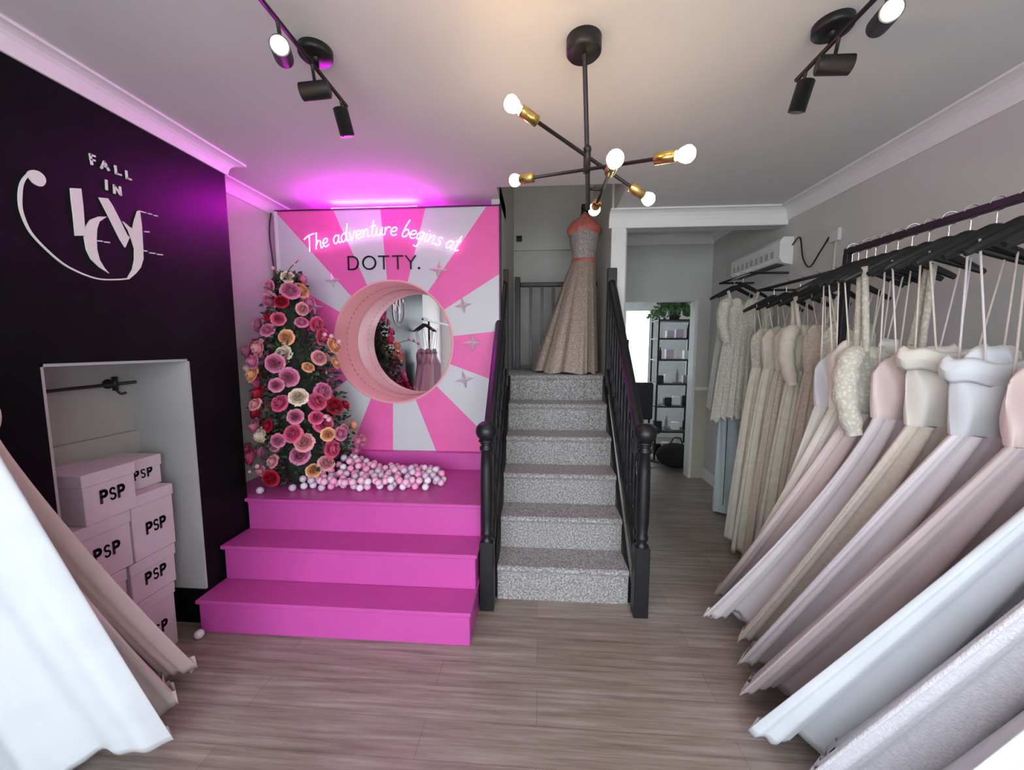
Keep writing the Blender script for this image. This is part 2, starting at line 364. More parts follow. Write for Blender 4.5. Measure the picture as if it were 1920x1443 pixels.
# ray k spans ang[k] -> ang[k+1] (clockwise); first ray (-20.3..-44.9) is white
def edge_pt(a, r=None):
    dx, dz = cos(a), sin(a)
    if r: return CXc + dx*r, CZc + dz*r
    t = 1e9
    if dx > 1e-9: t = min(t, (bx1-CXc)/dx)
    if dx < -1e-9: t = min(t, (bx0-CXc)/dx)
    if dz > 1e-9: t = min(t, (bz1-CZc)/dz)
    if dz < -1e-9: t = min(t, (bz0-CZc)/dz)
    return CXc + dx*t, CZc + dz*t
corners = sorted([atan2(z-CZc, x-CXc) for x in (bx0, bx1) for z in (bz0, bz1)])
c = MB(); N = len(ang)
for k in range(N):
    a0 = ang[k]; a1 = ang[(k+1) % N]
    while a1 > a0: a1 -= 360
    st = [a0 + (a1-a0)*j/8 for j in range(9)]
    for q in corners:
        d = math.degrees(q)
        while d > a0: d -= 360
        if a1 < d < a0: st.append(d)
    st = sorted(set(st), reverse=True)
    for j in range(len(st)-1):
        p, q = radians(st[j]), radians(st[j+1])
        i0 = edge_pt(p, CR); i1 = edge_pt(q, CR); o0 = edge_pt(p); o1 = edge_pt(q)
        for yy in (PY, PY+0.04):
            c.add([(i0[0], yy, i0[1]), (o0[0], yy, o0[1]), (o1[0], yy, o1[1]), (i1[0], yy, i1[1])], [(0, 1, 2, 3)] if yy > PY else [(3, 2, 1, 0)], mi=k % 2 if yy == PY else 1)
        c.add([(i0[0], PY, i0[1]), (i1[0], PY, i1[1]), (i1[0], PY+0.04, i1[1]), (i0[0], PY+0.04, i0[1])], [(0, 1, 2, 3)], mi=1)
for a, b in (((bx0, bz0), (bx1, bz0)), ((bx1, bz0), (bx1, bz1)), ((bx1, bz1), (bx0, bz1)), ((bx0, bz1), (bx0, bz0))):
    c.add([(a[0], PY, a[1]), (b[0], PY, b[1]), (b[0], PY+0.04, b[1]), (a[0], PY+0.04, a[1])], [(0, 1, 2, 3)], mi=1)
c.build('sunburst_panel', [M_whiter, M_pinkr], sb)
# tunnel of the porthole
P = []
for yy, rr in ((PY-0.004, CR+0.012), (PY-0.008, CR+0.004), (PY-0.004, CR-0.004), (PY+0.12, CR-0.004), (PY+0.125, CR-0.010), (PY+0.36, CR-0.010)):
    P.append([(CXc+rr*cos(2*pi*k/72), yy, CZc+rr*sin(2*pi*k/72)) for k in range(72)])
MB().grid(P, True).build('porthole_lining', M_blush, sb)
c = MB()
for k in range(64):
    a = 2*pi*k/64; r = CR-0.016
    c.add([(CXc+r*cos(t), y, CZc+r*sin(t)) for t, y in ((a, PY+0.150), (a+0.052, PY+0.150), (a+0.052, PY+0.158), (a, PY+0.158))], [(0, 1, 2, 3)])
c.build('dashed_trim', M_dkvinyl, sb)
c = MB(); c.lathe([(0, 0), (CR-0.012, 0), (CR-0.012, 0.006), (0, 0.006)], (CXc, PY+0.352, CZc), 64, 'y', smooth=False); c.build('round_mirror', M_mirror, sb)
MB().bbox((LR+0.003, PY-0.05, 0.60), (X1+0.03, PY+0.04, 0.735), 0.004).build('plinth', M_pinkp, sb)
c = MB().box((bx0-0.022, PY-0.01, 0.735), (bx0, PY+0.05, 2.575)); c.build('edge_trim', M_white, sb)
c = MB().box((bx1, PY-0.006, 0.735), (bx1+0.012, PY+0.06, 2.59)).box((bx0-0.022, PY-0.006, 2.575), (bx1+0.012, PY+0.06, 2.585)); c.build('dark_edging', M_dkvinyl, sb)
c = MB(); c.tube(smooth_path([(-2.035, PY-0.02, 2.56), (-2.05, PY-0.03, 2.4), (-2.03, PY-0.03, 2.1), (-2.04, PY-0.02, 1.8), (-2.04, PY-0.02, 1.2), (-2.04, PY-0.02, 0.60)]), 0.005, 6)
tag(c.build('power_cable', M_black), 'thin black cable running down beside the left edge of the sunburst partition', 'cable')
# LED strip on the top edge
c = thing('led_strip_light', 'short magenta glowing light strip on top edge of sunburst partition', 'light', (-1.15, PY-0.02, 2.585))
MB().box((-1.56, PY+0.004, 2.585), (-0.92, PY+0.038, 2.591)).build('strip_backing', M_white, c)
MB().box((-1.58, PY+0.014, 2.591), (-0.92, PY+0.036, 2.596)).build('glowing_strip', M_led, c)

# ---------------------------------------------------------------- stroke lettering
LOW = {
 'T': (0.75, [[(0.0, .80), (.35, .95), (.8, .98)], [(.42, .97), (.36, .5), (.30, .0)]]),
 'h': (0.55, [[(.02, 0), (.12, .5), (.2, 1.0)], [(.08, .25), (.25, .48), (.4, .42), (.38, .2), (.42, .0), (.52, .06)]]),
 'e': (0.48, [[(.02, .22), (.3, .27), (.38, .42), (.22, .5), (.05, .36), (.03, .15), (.2, 0), (.44, .08)]]),
 'a': (0.55, [[(.4, .44), (.2, .5), (.03, .3), (.08, .04), (.24, .04), (.4, .28)], [(.42, .5), (.38, .15), (.44, .0), (.53, .06)]]),
 'd': (0.58, [[(.4, .44), (.2, .5), (.03, .3), (.08, .04), (.24, .04), (.4, .28)], [(.52, 1.05), (.42, .5), (.38, .15), (.44, .0), (.55, .06)]]),
 'v': (0.48, [[(.0, .45), (.08, .48), (.14, .05), (.22, .02), (.4, .5), (.47, .46)]]),
 'n': (0.55, [[(.02, .5), (.06, .2), (.03, 0)], [(.05, .2), (.22, .48), (.36, .44), (.36, .15), (.42, 0), (.53, .06)]]),
 't': (0.40, [[(.2, .95), (.13, .4), (.14, .05), (.26, .0), (.38, .1)], [(.0, .58), (.34, .64)]]),
 'u': (0.55, [[(.03, .5), (.03, .12), (.14, .0), (.28, .08), (.4, .5)], [(.4, .5), (.38, .12), (.44, 0), (.53, .06)]]),
 'r': (0.42, [[(.03, .5), (.06, .2), (.03, 0)], [(.05, .25), (.2, .5), (.38, .46)]]),
 'b': (0.52, [[(.24, 1.08), (.12, .6), (.04, .12), (.12, .0), (.3, .04), (.42, .28), (.3, .48), (.1, .35)]]),
 'g': (0.55, [[(.4, .44), (.2, .5), (.03, .3), (.08, .06), (.24, .06), (.4, .28)], [(.44, .5), (.38, 0), (.2, -.42), (-.02, -.38)]]),
 'i': (0.26, [[(.08, .5), (.07, .12), (.12, .0), (.24, .06)], [(.13, .68), (.14, .72)]]),
 's': (0.42, [[(.36, .45), (.2, .5), (.08, .4), (.3, .2), (.28, .03), (.1, -.02), (.0, .06)]]),
 ' ': (0.30, []),
}
ns = thing('neon_sign', 'pink white neon script reading The adventure begins at, above the round opening', 'neon sign', (-1.15, PY-0.035, 2.3))
base = [(-1.77, 2.262), (-1.62, 2.300), (-1.493, 2.330), (-1.243, 2.372), (-1.08, 2.374), (-0.918, 2.345), (-0.758, 2.300), (-0.600, 2.25)]
bp = smooth_path([(x, 0, z) for x, z in base], 12)
cum = [0]
for i in range(1, len(bp)): cum.append(cum[-1] + (bp[i]-bp[i-1]).length)
def arc(t):
    t = max(0, min(cum[-1]-1e-6, t)); i = 0
    while cum[i+1] < t: i += 1
    k = (t-cum[i])/(cum[i+1]-cum[i]); p = bp[i].lerp(bp[i+1], k); d = (bp[min(i+2, len(bp)-1)]-bp[max(i-1, 0)]).normalized(); return p, d
TXT = 'The adventure begins at'; tot = sum(LOW[ch][0] for ch in TXT); sc_ = cum[-1]/tot; hh = 0.118
t = 0
for word in TXT.split(' '):
    m = MB()
    for ch in word:
        w, st = LOW[ch]
        for s_ in st:
            q = []
            for (x, z) in s_:
                p, d = arc((t + x + z*0.16)*sc_); nrm = Vector((-d.z, 0, d.x)); q.append((p.x + nrm.x*z*hh, PY-0.03, p.z + nrm.z*z*hh))
            m.tube(smooth_path(q, 4), 0.0048, 6)
        t += w
    t += LOW[' '][0]
    m.build('neon_word', M_neon, ns)
m = MB()
for x, z in ((-1.6, 2.33), (-1.25, 2.40), (-0.95, 2.38), (-0.68, 2.29)): m.cyl((x, PY-0.03, z), (x, PY, z), 0.005, n=8)
m.build('standoff', M_silver, ns)
def strokes(mb, segs, w, yb, depth, fn):
    """flat bar strokes; fn maps (u,v)->3-D point; depth: offset vector"""
    for s_ in segs:
        for (a, b) in zip(s_[:-1], s_[1:]):
            A, B = Vector((a[0], a[1])), Vector((b[0], b[1])); d = (B-A).normalized(); n_ = Vector((-d.y, d.x))*w/2; e = d*w*0.35
            mb.prism([fn(*(A-e+n_)), fn(*(B+e+n_)), fn(*(B+e-n_)), fn(*(A-e-n_))], depth)
def circ(cx, cz, rx, rz, a0=0, a1=360, n=24): return [(cx+rx*cos(radians(a0+(a1-a0)*k/n)), cz+rz*sin(radians(a0+(a1-a0)*k/n))) for k in range(n+1)]
UP = {'D': [[(0, 0), (0, 1), (.35, 1)] + circ(.35, .5, .42, .5, 90, -90, 12) + [(0, 0)]], 'O': [circ(.5, .5, .5, .5)], 'T': [[(0, 1), (.8, 1)], [(.4, 1), (.4, 0)]],
      'Y': [[(0, 1), (.38, .5), (.38, 0)], [(.76, 1), (.38, .5)]], '.': [circ(0, .03, .03, .03, n=6)],
      'P': [[(0, 0), (0, 1), (.3, 1)] + circ(.3, .75, .3, .25, 90, -90, 8) + [(0, .5)]], 'S': [circ(.3, .75, .26, .25, 30, 270, 10) + circ(.3, .25, .28, .25, 90, -150, 10)]}
dl = thing('shop_name_lettering', 'thin dark capitals reading DOTTY. on the sunburst wall under the neon', 'lettering', (-1.17, PY-0.008, 2.13))
for ch, x in (('D', -1.452), ('O', -1.338), ('T', -1.215), ('T', -1.107), ('Y', -1.005), ('.', -0.905)):
    m = MB(); strokes(m, UP[ch], 0.115, 0, (0, -0.008, 0), lambda u, v, x=x: (x+u*0.098, PY-0.001, 2.137+v*0.094)); m.build('letter', mat('near_black_vinyl', (0.012, 0.004, 0.012), 0.5), dl)

# stars
def star(x, z, r, tilt, label, m_):
    b = MB(); v = [(x, PY-0.034, z), (x, PY-0.002, z)]; n = 8; f = []
    for k in range(n):
        a = tilt + pi*k/4; rr = r if k % 2 == 0 else r*0.30
        if k % 4 == 2: rr = r*0.9
        v.append((x+rr*cos(a), PY-0.012, z+rr*sin(a)))
    for k in range(n): f += [(0, 2+k, 2+(k+1) % n), (1, 2+(k+1) % n, 2+k)]
    b.fix = True; b.add(v, f); tag(b.build('star_ornament', m_), label, 'star', 'four point stars on the sunburst wall')
M_pstar = mat('blush_glitter', (0.80, 0.55, 0.66), 0.35, 0.3, noise=(80, 0.2))
star(-1.736, 1.857, 0.075, 0.0, 'blush four point star on the pink ray left of the round opening', M_pstar)
star(-1.582, 2.057, 0.065, 0.1, 'faint silver star on the pale ray up and left of the round opening', M_silver)
star(-0.754, 2.125, 0.080, -0.1, 'pale blush star above right of the round opening, below the neon script end', M_pstar)
star(-0.572, 1.861, 0.070, 0.15, 'silver star on the upper white ray right of the round opening', M_silver)
star(-0.506, 1.578, 0.082, 0.0, 'blush star on the pink ray directly right of the round opening', M_pstar)
star(-0.571, 1.299, 0.078, 0.2, 'silver star on the lower white ray right of the round opening', M_silver)
star(-1.66, 1.31, 0.070, 0.1, 'silver star half hidden behind the roses left of the opening', M_silver)

# ---------------------------------------------------------------- wall lettering FALL IN LOVE
WS = thing('wall_lettering', 'off-white FALL IN LOVE lettering with long swoosh on the black wall', 'lettering', (LX+0.004, 1.55, 1.82))
M_let = mat('offwhite_vinyl', (0.82, 0.80, 0.76), 0.6, noise=(10, 0.02))
def wpoly(name, pts, sm=False):
    if sm: pts = [(p.x, p.y) for p in smooth_path([(a, b, 0) for a, b in pts], 3, True)]
    # triangulate concave outlines through bmesh
    from mathutils.geometry import tessellate_polygon
    tri = [tuple(q) for q in tessellate_polygon([[Vector((a, b, 0)) for a, b in pts]])]
    n = len(pts); v = [(LX+0.001, a, b) for a, b in pts] + [(LX+0.007, a, b) for a, b in pts]
    f = [tuple(i+n for i in q) for q in tri] + [(i, (i+1) % n, n+(i+1) % n, n+i) for i in range(n)]
    m = MB(); m.add(v, f); return m.build(name, M_let, WS)
wpoly('letter', [(1.46, 2.172), (1.496, 2.184), (1.497, 2.116), (1.495, 2.043), (1.493, 2.0), (1.459, 1.99), (1.46, 2.064), (1.459, 2.127)])
wpoly('letter', [(1.582, 2.103), (1.55, 2.093), (1.518, 2.07), (1.498, 2.036), (1.49, 1.993), (1.493, 1.945), (1.506, 1.91), (1.534, 1.883), (1.569, 1.864), (1.553, 1.882), (1.537, 1.913), (1.531, 1.954), (1.533, 1.996), (1.539, 2.04), (1.551, 2.073)])
wpoly('letter', [(1.559, 2.173), (1.593, 2.182), (1.61, 2.156), (1.635, 2.103), (1.659, 2.048), (1.668, 2.041), (1.645, 1.991), (1.627, 2.021), (1.603, 2.076), (1.58, 2.128)])
wpoly('letter', [(1.648, 1.853), (1.68, 1.884), (1.706, 1.917), (1.721, 1.958), (1.725, 2.02), (1.728, 2.104), (1.725, 2.178), (1.715, 2.17), (1.697, 2.123), (1.685, 2.082), (1.672, 2.088), (1.645, 2.104), (1.666, 2.072), (1.678, 2.03), (1.686, 1.996), (1.681, 1.944), (1.668, 1.9), (1.644, 1.859)])
wpoly('swoosh_head', [(1.33, 2.166), (1.336, 2.182), (1.35, 2.192), (1.367, 2.193), (1.38, 2.183), (1.383, 2.166), (1.375, 2.148), (1.363, 2.14), (1.348, 2.143), (1.339, 2.152)], True)
sw = smooth_path([(LX+0.004, a, b) for a, b in [(1.334, 2.171), (1.318, 2.143), (1.308, 2.111), (1.302, 2.063), (1.304, 2.021), (1.321, 1.965), (1.359, 1.916), (1.409, 1.871), (1.461, 1.847), (1.51, 1.835), (1.549, 1.835), (1.606, 1.845), (1.648, 1.856)]], 5)
m = MB(); nn = len(sw); L_, R_ = [], []
for i, p in enumerate(sw):
    d = (sw[min(i+1, nn-1)]-sw[max(i-1, 0)]).normalized(); n_ = Vector((0, -d.z, d.y)); w = 0.0028 + 0.0022*max(0, 1-abs(i-12)/14)
    L_.append(p+n_*w); R_.append(p-n_*w)
up_ = Vector((0.003, 0, 0)); m.grid([[q-up_ for q in L_], [q+up_ for q in L_], [q+up_ for q in R_], [q-up_ for q in R_], [q-up_ for q in L_]], smooth=False); m.fix = True
m.build('swoosh', M_let, WS)
for k, v in {'F': [[1.543, 2.338, 1.546, 2.299], [1.543, 2.335, 1.559, 2.337], [1.543, 2.317, 1.557, 2.319]], 'A': [[1.581, 2.3, 1.594, 2.332], [1.594, 2.332, 1.609, 2.303], [1.587, 2.31, 1.603, 2.315]], 'L': [[1.637, 2.333, 1.638, 2.302], [1.638, 2.302, 1.657, 2.304]], 'L2': [[1.682, 2.331, 1.682, 2.301], [1.682, 2.301, 1.699, 2.302]], 'I': [[1.595, 2.256, 1.593, 2.218]], 'N': [[1.625, 2.249, 1.623, 2.215], [1.625, 2.247, 1.647, 2.219], [1.648, 2.25, 1.649, 2.216]]}.items():
    m = MB(); strokes(m, [[(a[0], a[1]), (a[2], a[3])] for a in v], 0.0068, 0, (0.006, 0, 0), lambda u, w: (LX+0.001, u, w)); m.build('letter', M_let, WS)
for a in ([1.73, 2.174, 1.753, 2.176], [1.766, 2.177, 1.78, 2.178], [1.793, 2.177, 1.808, 2.179], [1.741, 2.087, 1.76, 2.091], [1.725, 1.997, 1.742, 1.998], [1.756, 1.994, 1.781, 1.997], [1.794, 1.996, 1.817, 1.999], [1.536, 1.991, 1.554, 1.994], [1.565, 1.994, 1.582, 1.996]):
    m = MB(); strokes(m, [[(a[0], a[1]), (a[2], a[3])]], 0.0045, 0, (0.006, 0, 0), lambda u, w: (LX+0.001, u, w)); m.build('dash', M_let, WS)

# ---------------------------------------------------------------- boxes and rail in the alcove
al = thing('wall_rail', 'short black wall rail with bracket inside the alcove above the boxes', 'rail', (AX, 1.6, 1.34))
MB().tube([(AX+0.045, 1.32, 1.352), (AX+0.045, 1.90, 1.364)], 0.008, 10).build('rail_bar', M_black, al)
c = MB(); c.lathe([(0, 0), (0.024, 0), (0.024, 0.01), (0.01, 0.014), (0.01, 0.045), (0, 0.045)], (AX, 1.80, 1.362), 16, 'x'); c.tube([(AX+0.045, 1.80, 1.40), (AX+0.045, 1.80, 1.33)], 0.012, 10); c.tube(smooth_path([(AX+0.045, 1.80, 1.335), (AX+0.06, 1.81, 1.312), (AX+0.075, 1.825, 1.318)]), 0.006, 8)
c.build('bracket', M_black, al)
def carton(x0, x1, y0, y1, z0, z1, label, text=True, rot=0):
    t_ = thing('storage_box', label, 'box', ((x0+x1)/2, (y0+y1)/2, z0), 'pale cardboard boxes piled in the alcove')
    MB().bbox((x0, y0, z0), (x1, y1, z1-0.03), 0.003).build('box_body', M_box, t_)
    MB().bbox((x0-0.004, y0-0.004, z1-0.055), (x1+0.004, y1+0.004, z1), 0.003).build('box_lid', M_box, t_)
    if text:
        w = y1-y0; h = min(0.045, (z1-z0)*0.25); u0 = y0+w*0.30; m = MB()
        for j, ch in enumerate('PSP'):
            strokes(m, UP[ch], 0.26 if ch != 'S' else 0.16, 0, (0.003, 0, 0), lambda u, v, j=j: (x1+0.0005, u0+j*w*0.17+u*h*0.8, z0+(z1-z0)*0.36+v*h*1.1))
        m.build('box_lettering', M_ink, t_)
    t_.rotation_euler.z = rot
B1 = -1.89
carton(B1-0.26, B1, 1.555, 1.765, 0.0, 0.335, 'pale box at the bottom of the right alcove stack, on the floor')
carton(B1-0.27, B1, 1.57, 1.785, 0.336, 0.535, 'pale box second from the floor in the right alcove stack')
carton(B1-0.26, B1, 1.60, 1.80, 0.536, 0.85, 'pale box topping the right alcove stack, black letters on its front')
carton(AX+0.02, -1.96, 1.63, 1.82, 0.851, 1.00, 'pale box set back on top of the right alcove stack')
carton(B1-0.26, B1+0.005, 1.345, 1.545, 0.0, 0.27, 'pale box at the floor of the left alcove stack, mostly behind the gowns')
carton(B1-0.26, B1+0.005, 1.35, 1.545, 0.271, 0.54, 'pale box second from the floor in the left alcove stack')
carton(B1-0.26, B1+0.005, 1.37, 1.585, 0.541, 0.80, 'pale box just under the topmost box of the left alcove stack')
carton(B1-0.25, B1+0.01, 1.415, 1.62, 0.801, 1.02, 'topmost pale box of the left alcove stack with large black letters')
# tape-gap: small ball by the skirting
# ---------------------------------------------------------------- staircase
RISE, GO, SY = 0.218, 0.22, 2.22
sx0, sx1 = -0.245, 0.545
stc = thing('staircase', 'steep narrow staircase with speckled grey carpet rising to the landing', 'stairs', (0.15, SY, 0))
for k in range(6):
    z0 = RISE*k; z1 = RISE*(k+1); y = SY+GO*k; ye = SY+GO*(k+1)+0.01 if k < 5 else 4.59
    # carpeted step with a rounded nosing
    prof = [(y+0.012, z0 if k else 0.0), (y+0.012, z1-0.045), (y+0.002, z1-0.035), (y-0.006, z1-0.022), (y-0.003, z1-0.008), (y+0.008, z1), (ye, z1), (ye, z0)]
    if k == 5: prof[-1] = (ye, z1-0.1); prof = prof[:6] + [(3.40, z1), (3.40, z0)]
    MB().prism([(sx0, a, b) for a, b in prof], (sx1-sx0, 0, 0)).build('carpeted_step', M_carpet, stc)
MB().box((-0.298, 3.385, RISE*6-0.12), (0.598, 4.598, RISE*6-0.001)).build('landing', M_carpet, stc)
for xx in (-0.27, 0.545):
    MB().prism([(xx, SY+0.03, 0), (xx, SY+0.03, 0.10), (xx, 3.33, 1.30), (xx, 3.38, 1.30), (xx, 3.38, 0)], (0.025, 0, 0)).build('stringer', M_blackwood if xx > 0 else M_blackwood, stc)

def balustrade(x, label):
    t_ = thing('stair_balustrade', label, 'balustrade', (x, 2.15, 0))
    sq = 0.041
    c = MB(); c.bbox((x-sq, 2.15-sq, 0), (x+sq, 2.15+sq, 0.42), 0.004)
    c.lathe([(0.040, 0.42), (0.024, 0.44), (0.036, 0.46), (0.036, 0.475), (0.030, 0.49), (0.037, 0.56), (0.038, 0.70), (0.036, 0.86), (0.031, 0.955), (0.040, 0.965), (0.040, 0.98), (0.028, 0.99), (0.036, 1.0), (0.036, 1.008), (0.0, 1.01)], (x, 2.15, 0), 20)
    c.build('newel_post', M_blackwood, t_)
    c = MB(); c.lathe([(0.03, 1.005), (0.046, 1.012), (0.046, 1.02), (0.03, 1.03)], (x, 2.15, 0), 20); c.sphere((x, 2.15, 1.072), 0.062, 24, 16, (1, 1, 0.92)); c.build('ball_cap', M_blackwood, t_)
    ya, za, yb, zb = 2.19, 0.985, 3.32, 2.13
    prof = [(-0.032, -0.02), (-0.032, 0.005), (-0.022, 0.022), (0, 0.030), (0.022, 0.022), (0.032, 0.005), (0.032, -0.02)]
    MB().prism([(x+a, ya, za+b) for a, b in prof], (0, yb-ya, zb-za)).build('handrail', M_blackwood, t_)
    MB().prism([(x-0.028, ya, 0.20), (x+0.028, ya, 0.20), (x+0.028, ya, 0.285), (x-0.028, ya, 0.285)], (0, yb-ya, zb-za)).build('base_rail', M_blackwood, t_)
    n = 11
    for k in range(n):
        y = ya + (yb-ya)*(k+0.75)/(n+0.3); zr = (y-ya)*(zb-za)/(yb-ya); z0 = 0.27+zr; z1 = za+zr; L = z1-z0
        c = MB(); q = 0.016
        c.box((x-q, y-q, z0), (x+q, y+q, z0+0.16*L)); c.box((x-q, y-q, z1-0.17*L), (x+q, y+q, z1))
        c.lathe([(0.014, z0+.16*L), (0.009, z0+.18*L), (0.016, z0+.20*L), (0.010, z0+.23*L), (0.018, z0+.34*L), (0.013, z0+.48*L), (0.009, z0+.58*L), (0.015, z0+.61*L), (0.009, z0+.64*L), (0.013, z0+.72*L), (0.010, z0+.79*L), (0.016, z0+.81*L), (0.012, z0+.83*L)], (x, y, 0), 10)
        c.build('baluster', M_blackwood, t_)
    c = MB().bbox((x-0.038, 3.275-0.038 + 0.02, 1.15), (x+0.038, 3.295, 2.19), 0.004); c.build('upper_newel', M_blackwood, t_)
balustrade(-0.297, 'black turned balustrade on the left of the stairs beside the pink platform')
balustrade(0.592, 'black turned balustrade on the right of the stairs beside the passage')
lb = thing('landing_balustrade', 'low black square spindle balustrade at the back of the landing, beside the standing gown', 'balustrade', (0.1, 4.1, 1.308))
MB().bbox((-0.255, 4.07, 1.308), (-0.20, 4.125, 2.27), 0.004).build('newel_post', M_blackwood, lb)
MB().bbox((-0.20, 4.075, 2.17), (0.59, 4.12, 2.215), 0.006).build('handrail', M_blackwood, lb)
MB().box((-0.20, 4.085, 1.33), (0.59, 4.11, 1.36)).build('base_rail', M_blackwood, lb)
for k in range(6):
    x = -0.09 + k*0.118; MB().box((x-0.017, 4.082, 1.36), (x+0.017, 4.114, 2.17)).build('baluster', M_blackwood, lb)
c = thing('wall_thermostat', 'small dark square control on the grey stairwell wall', 'thermostat', (-0.24, 4.6, 2.77))
MB().bbox((-0.27, 4.575, 2.76), (-0.205, 4.6, 2.825), 0.004).build('casing', mat('dark_plastic', (0.05, 0.03, 0.02), 0.5), c)
MB().box((-0.262, 4.572, 2.79), (-0.213, 4.576, 2.815)).build('display', M_black, c)

# ---------------------------------------------------------------- chandelier
ch = thing('sputnik_chandelier', 'black and brass branching ceiling lamp with six lit bulbs, hanging mid room', 'chandelier', (0.16, 1.5, CZ))
MB().lathe([(0, CZ), (0.062, CZ), (0.062, CZ-0.045), (0.056, CZ-0.052), (0, CZ-0.052)], (0.152, 1.5, 0), 32).build('ceiling_rose', M_black, ch)
MB().tube([(0.155, 1.5, CZ-0.05), (0.172, 1.5, 2.22), (0.178, 1.5, 2.055)], 0.0085, 10).build('stem', M_black, ch)
c = MB(); c.cyl((0.17, 1.5, 2.185), (0.171, 1.5, 2.265), 0.013, n=14); c.sphere((0.171, 1.5, 2.268), 0.015); c.build('hub', M_black, ch)
def arm(p, q):
    p, q = Vector(p), Vector(q); d = (q-p).normalized(); MB().tube([p+d*0.085, q-d*0.085], 0.0065, 8).build('arm', M_black, ch)
    for e, s_ in ((p, d), (q, -d)):
        MB().tube([e+s_*0.028, e+s_*0.034, e+s_*0.095, e+s_*0.10], [0.017, 0.0185, 0.0185, 0.008], 16).build('lamp_holder', M_brass, ch)
        rt = Vector((0, 0, 1)).rotation_difference(-s_).to_matrix()
        m = MB(); m.lathe([(0.012, -0.03), (0.013, -0.022), (0.020, -0.012), (0.0255, 0.004), (0.024, 0.016), (0.015, 0.026), (0.0001, 0.030)], e, 16, rotm=rt); m.build('bulb', M_bulb, ch)
arm((-0.091, 1.345, 2.34), (0.433, 1.655, 2.146))
arm((-0.103, 1.717, 2.257), (0.445, 1.283, 2.139))
arm((0.222, 1.23, 2.106), (0.240, 1.77, 2.120) if False else (0.236, 1.76, 2.145))
MB().tube([(0.172, 1.5, 2.13), (0.228, 1.5, 2.126)], 0.006, 8).build('arm_link', M_black, ch)

# added lamp, unseen just above the view, put in to warm the ceiling
pz = thing('added_ceiling_lamp', 'added warm glowing ball lamp, unseen above the view, put in to warm the ceiling', 'added lamp', (-0.07, 1.0, CZ))
MB().lathe([(0, CZ), (0.07, CZ), (0.07, CZ-0.03), (0, CZ-0.03)], (-0.07, 1.02, 0), 24).build('ceiling_rose', M_black, pz)
MB().sphere((-0.07, 1.02, CZ-0.075), 0.045).build('globe', mat('added_warm_globe', (1, 0.7, 0.4), 0.4, emit=((1, 0.56, 0.20), 22), noise=(5, 0)), pz)

# ---------------------------------------------------------------- ceiling spot bars
def spotbar(x, ry, y0, y1, heads, label, lx):
    t_ = thing('ceiling_spotlight_bar', label, 'spotlights', (x, ry, CZ), 'spotlight bars')
    MB().lathe([(0, CZ), (0.060, CZ), (0.060, CZ-0.022), (0.055, CZ-0.028), (0, CZ-0.028)], (x, ry, 0), 28).build('ceiling_rose', M_black, t_)
    c = MB(); c.tube([(x, y0, 2.575), (x, y1, 2.575)], 0.008, 10); c.cyl((x, ry, CZ-0.02), (x, ry, 2.575), 0.010); c.build('bar', M_black, t_)
    for (y, dz, d, lit) in heads:
        d = Vector(d).normalized(); p = Vector((x+lx*0.01, y, 2.575-dz)); h = MB()
        h.tube([(x, y, 2.575), p+Vector((0, 0, 0.02))], 0.006, 8)
        h.tube([p-d*0.05, p-d*0.046, p+d*0.05], [0.024, 0.029, 0.029], 20); o = h.build('spot_head', M_black, t_)
        l = MB(); l.tube([p+d*0.0505, p+d*0.053], [0.024, 0.022], 20); l.build('lens', M_spot if lit else mat('dark_lens', (0.05, 0.05, 0.05), 0.2), o)
    return t_
spotbar(-0.83, 1.48, 1.18, 1.705, [(1.265, 0.095, (0.45, -0.9, -0.25), True), (1.45, 0.095, (-0.9, -0.1, -0.12), False), (1.655, 0.09, (0.1, 0.35, -0.9), False)], 'black ceiling spotlight bar above the left side, near the black wall', 1)
spotbar(0.985, 1.49, 1.18, 1.67, [(1.265, 0.095, (-0.35, -0.9, -0.25), True), (1.455, 0.09, (0.9, -0.15, -0.12), False), (1.615, 0.09, (-0.1, 0.3, -0.9), False)], 'black ceiling spotlight bar above the right side, near the gown rack', -1)

# ---------------------------------------------------------------- gowns
def fab(name, col, rough=0.42, bump=(5.0, 0.45), vor=None, sheen=0.3, noise=(7, 0.04)):
    return mat(name, col, rough, noise=noise, bump=bump, sheen=sheen, voronoi=vor, spec=0.4)
F = dict(
 satin_white=fab('white_satin', (0.66, 0.68, 0.71), 0.4), satin_ivory=fab('ivory_satin', (0.736, 0.708, 0.644), 0.38), blush=fab('blush_satin', (0.718, 0.589, 0.570), 0.4),
 mauve=fab('mauve_shaded_crepe', (0.56, 0.46, 0.46), 0.6), lilac=fab('pale_lilac_mikado', (0.71, 0.645, 0.665), 0.45), champagne=fab('champagne_satin', (0.699, 0.570, 0.460), 0.42),  # mauve: shade on a pale gown, put into the fabric colour
 sequin=fab('sequinned_white_tulle', (0.76, 0.74, 0.78), 0.3, bump=(150, 0.5), noise=(90, 0.08)), pleat=fab('ivory_pleated_chiffon', (0.80, 0.76, 0.68), 0.6),
 nude=fab('nude_tulle', (0.66, 0.58, 0.50), 0.8, noise=(60, 0.07)), lace=fab('ivory_lace', (0.74, 0.71, 0.62), 0.8, bump=(70, 0.8), vor=(62, (0.56, 0.53, 0.45))),
 tulle=fab('cream_tulle', (0.66, 0.62, 0.52), 0.85, bump=(40, 0.3), noise=(25, 0.07)), beige=fab('beige_lace', (0.62, 0.54, 0.45), 0.85, bump=(60, 0.6), vor=(58, (0.53, 0.45, 0.38))),
 rose=fab('rose_satin', (0.70, 0.55, 0.53), 0.4))
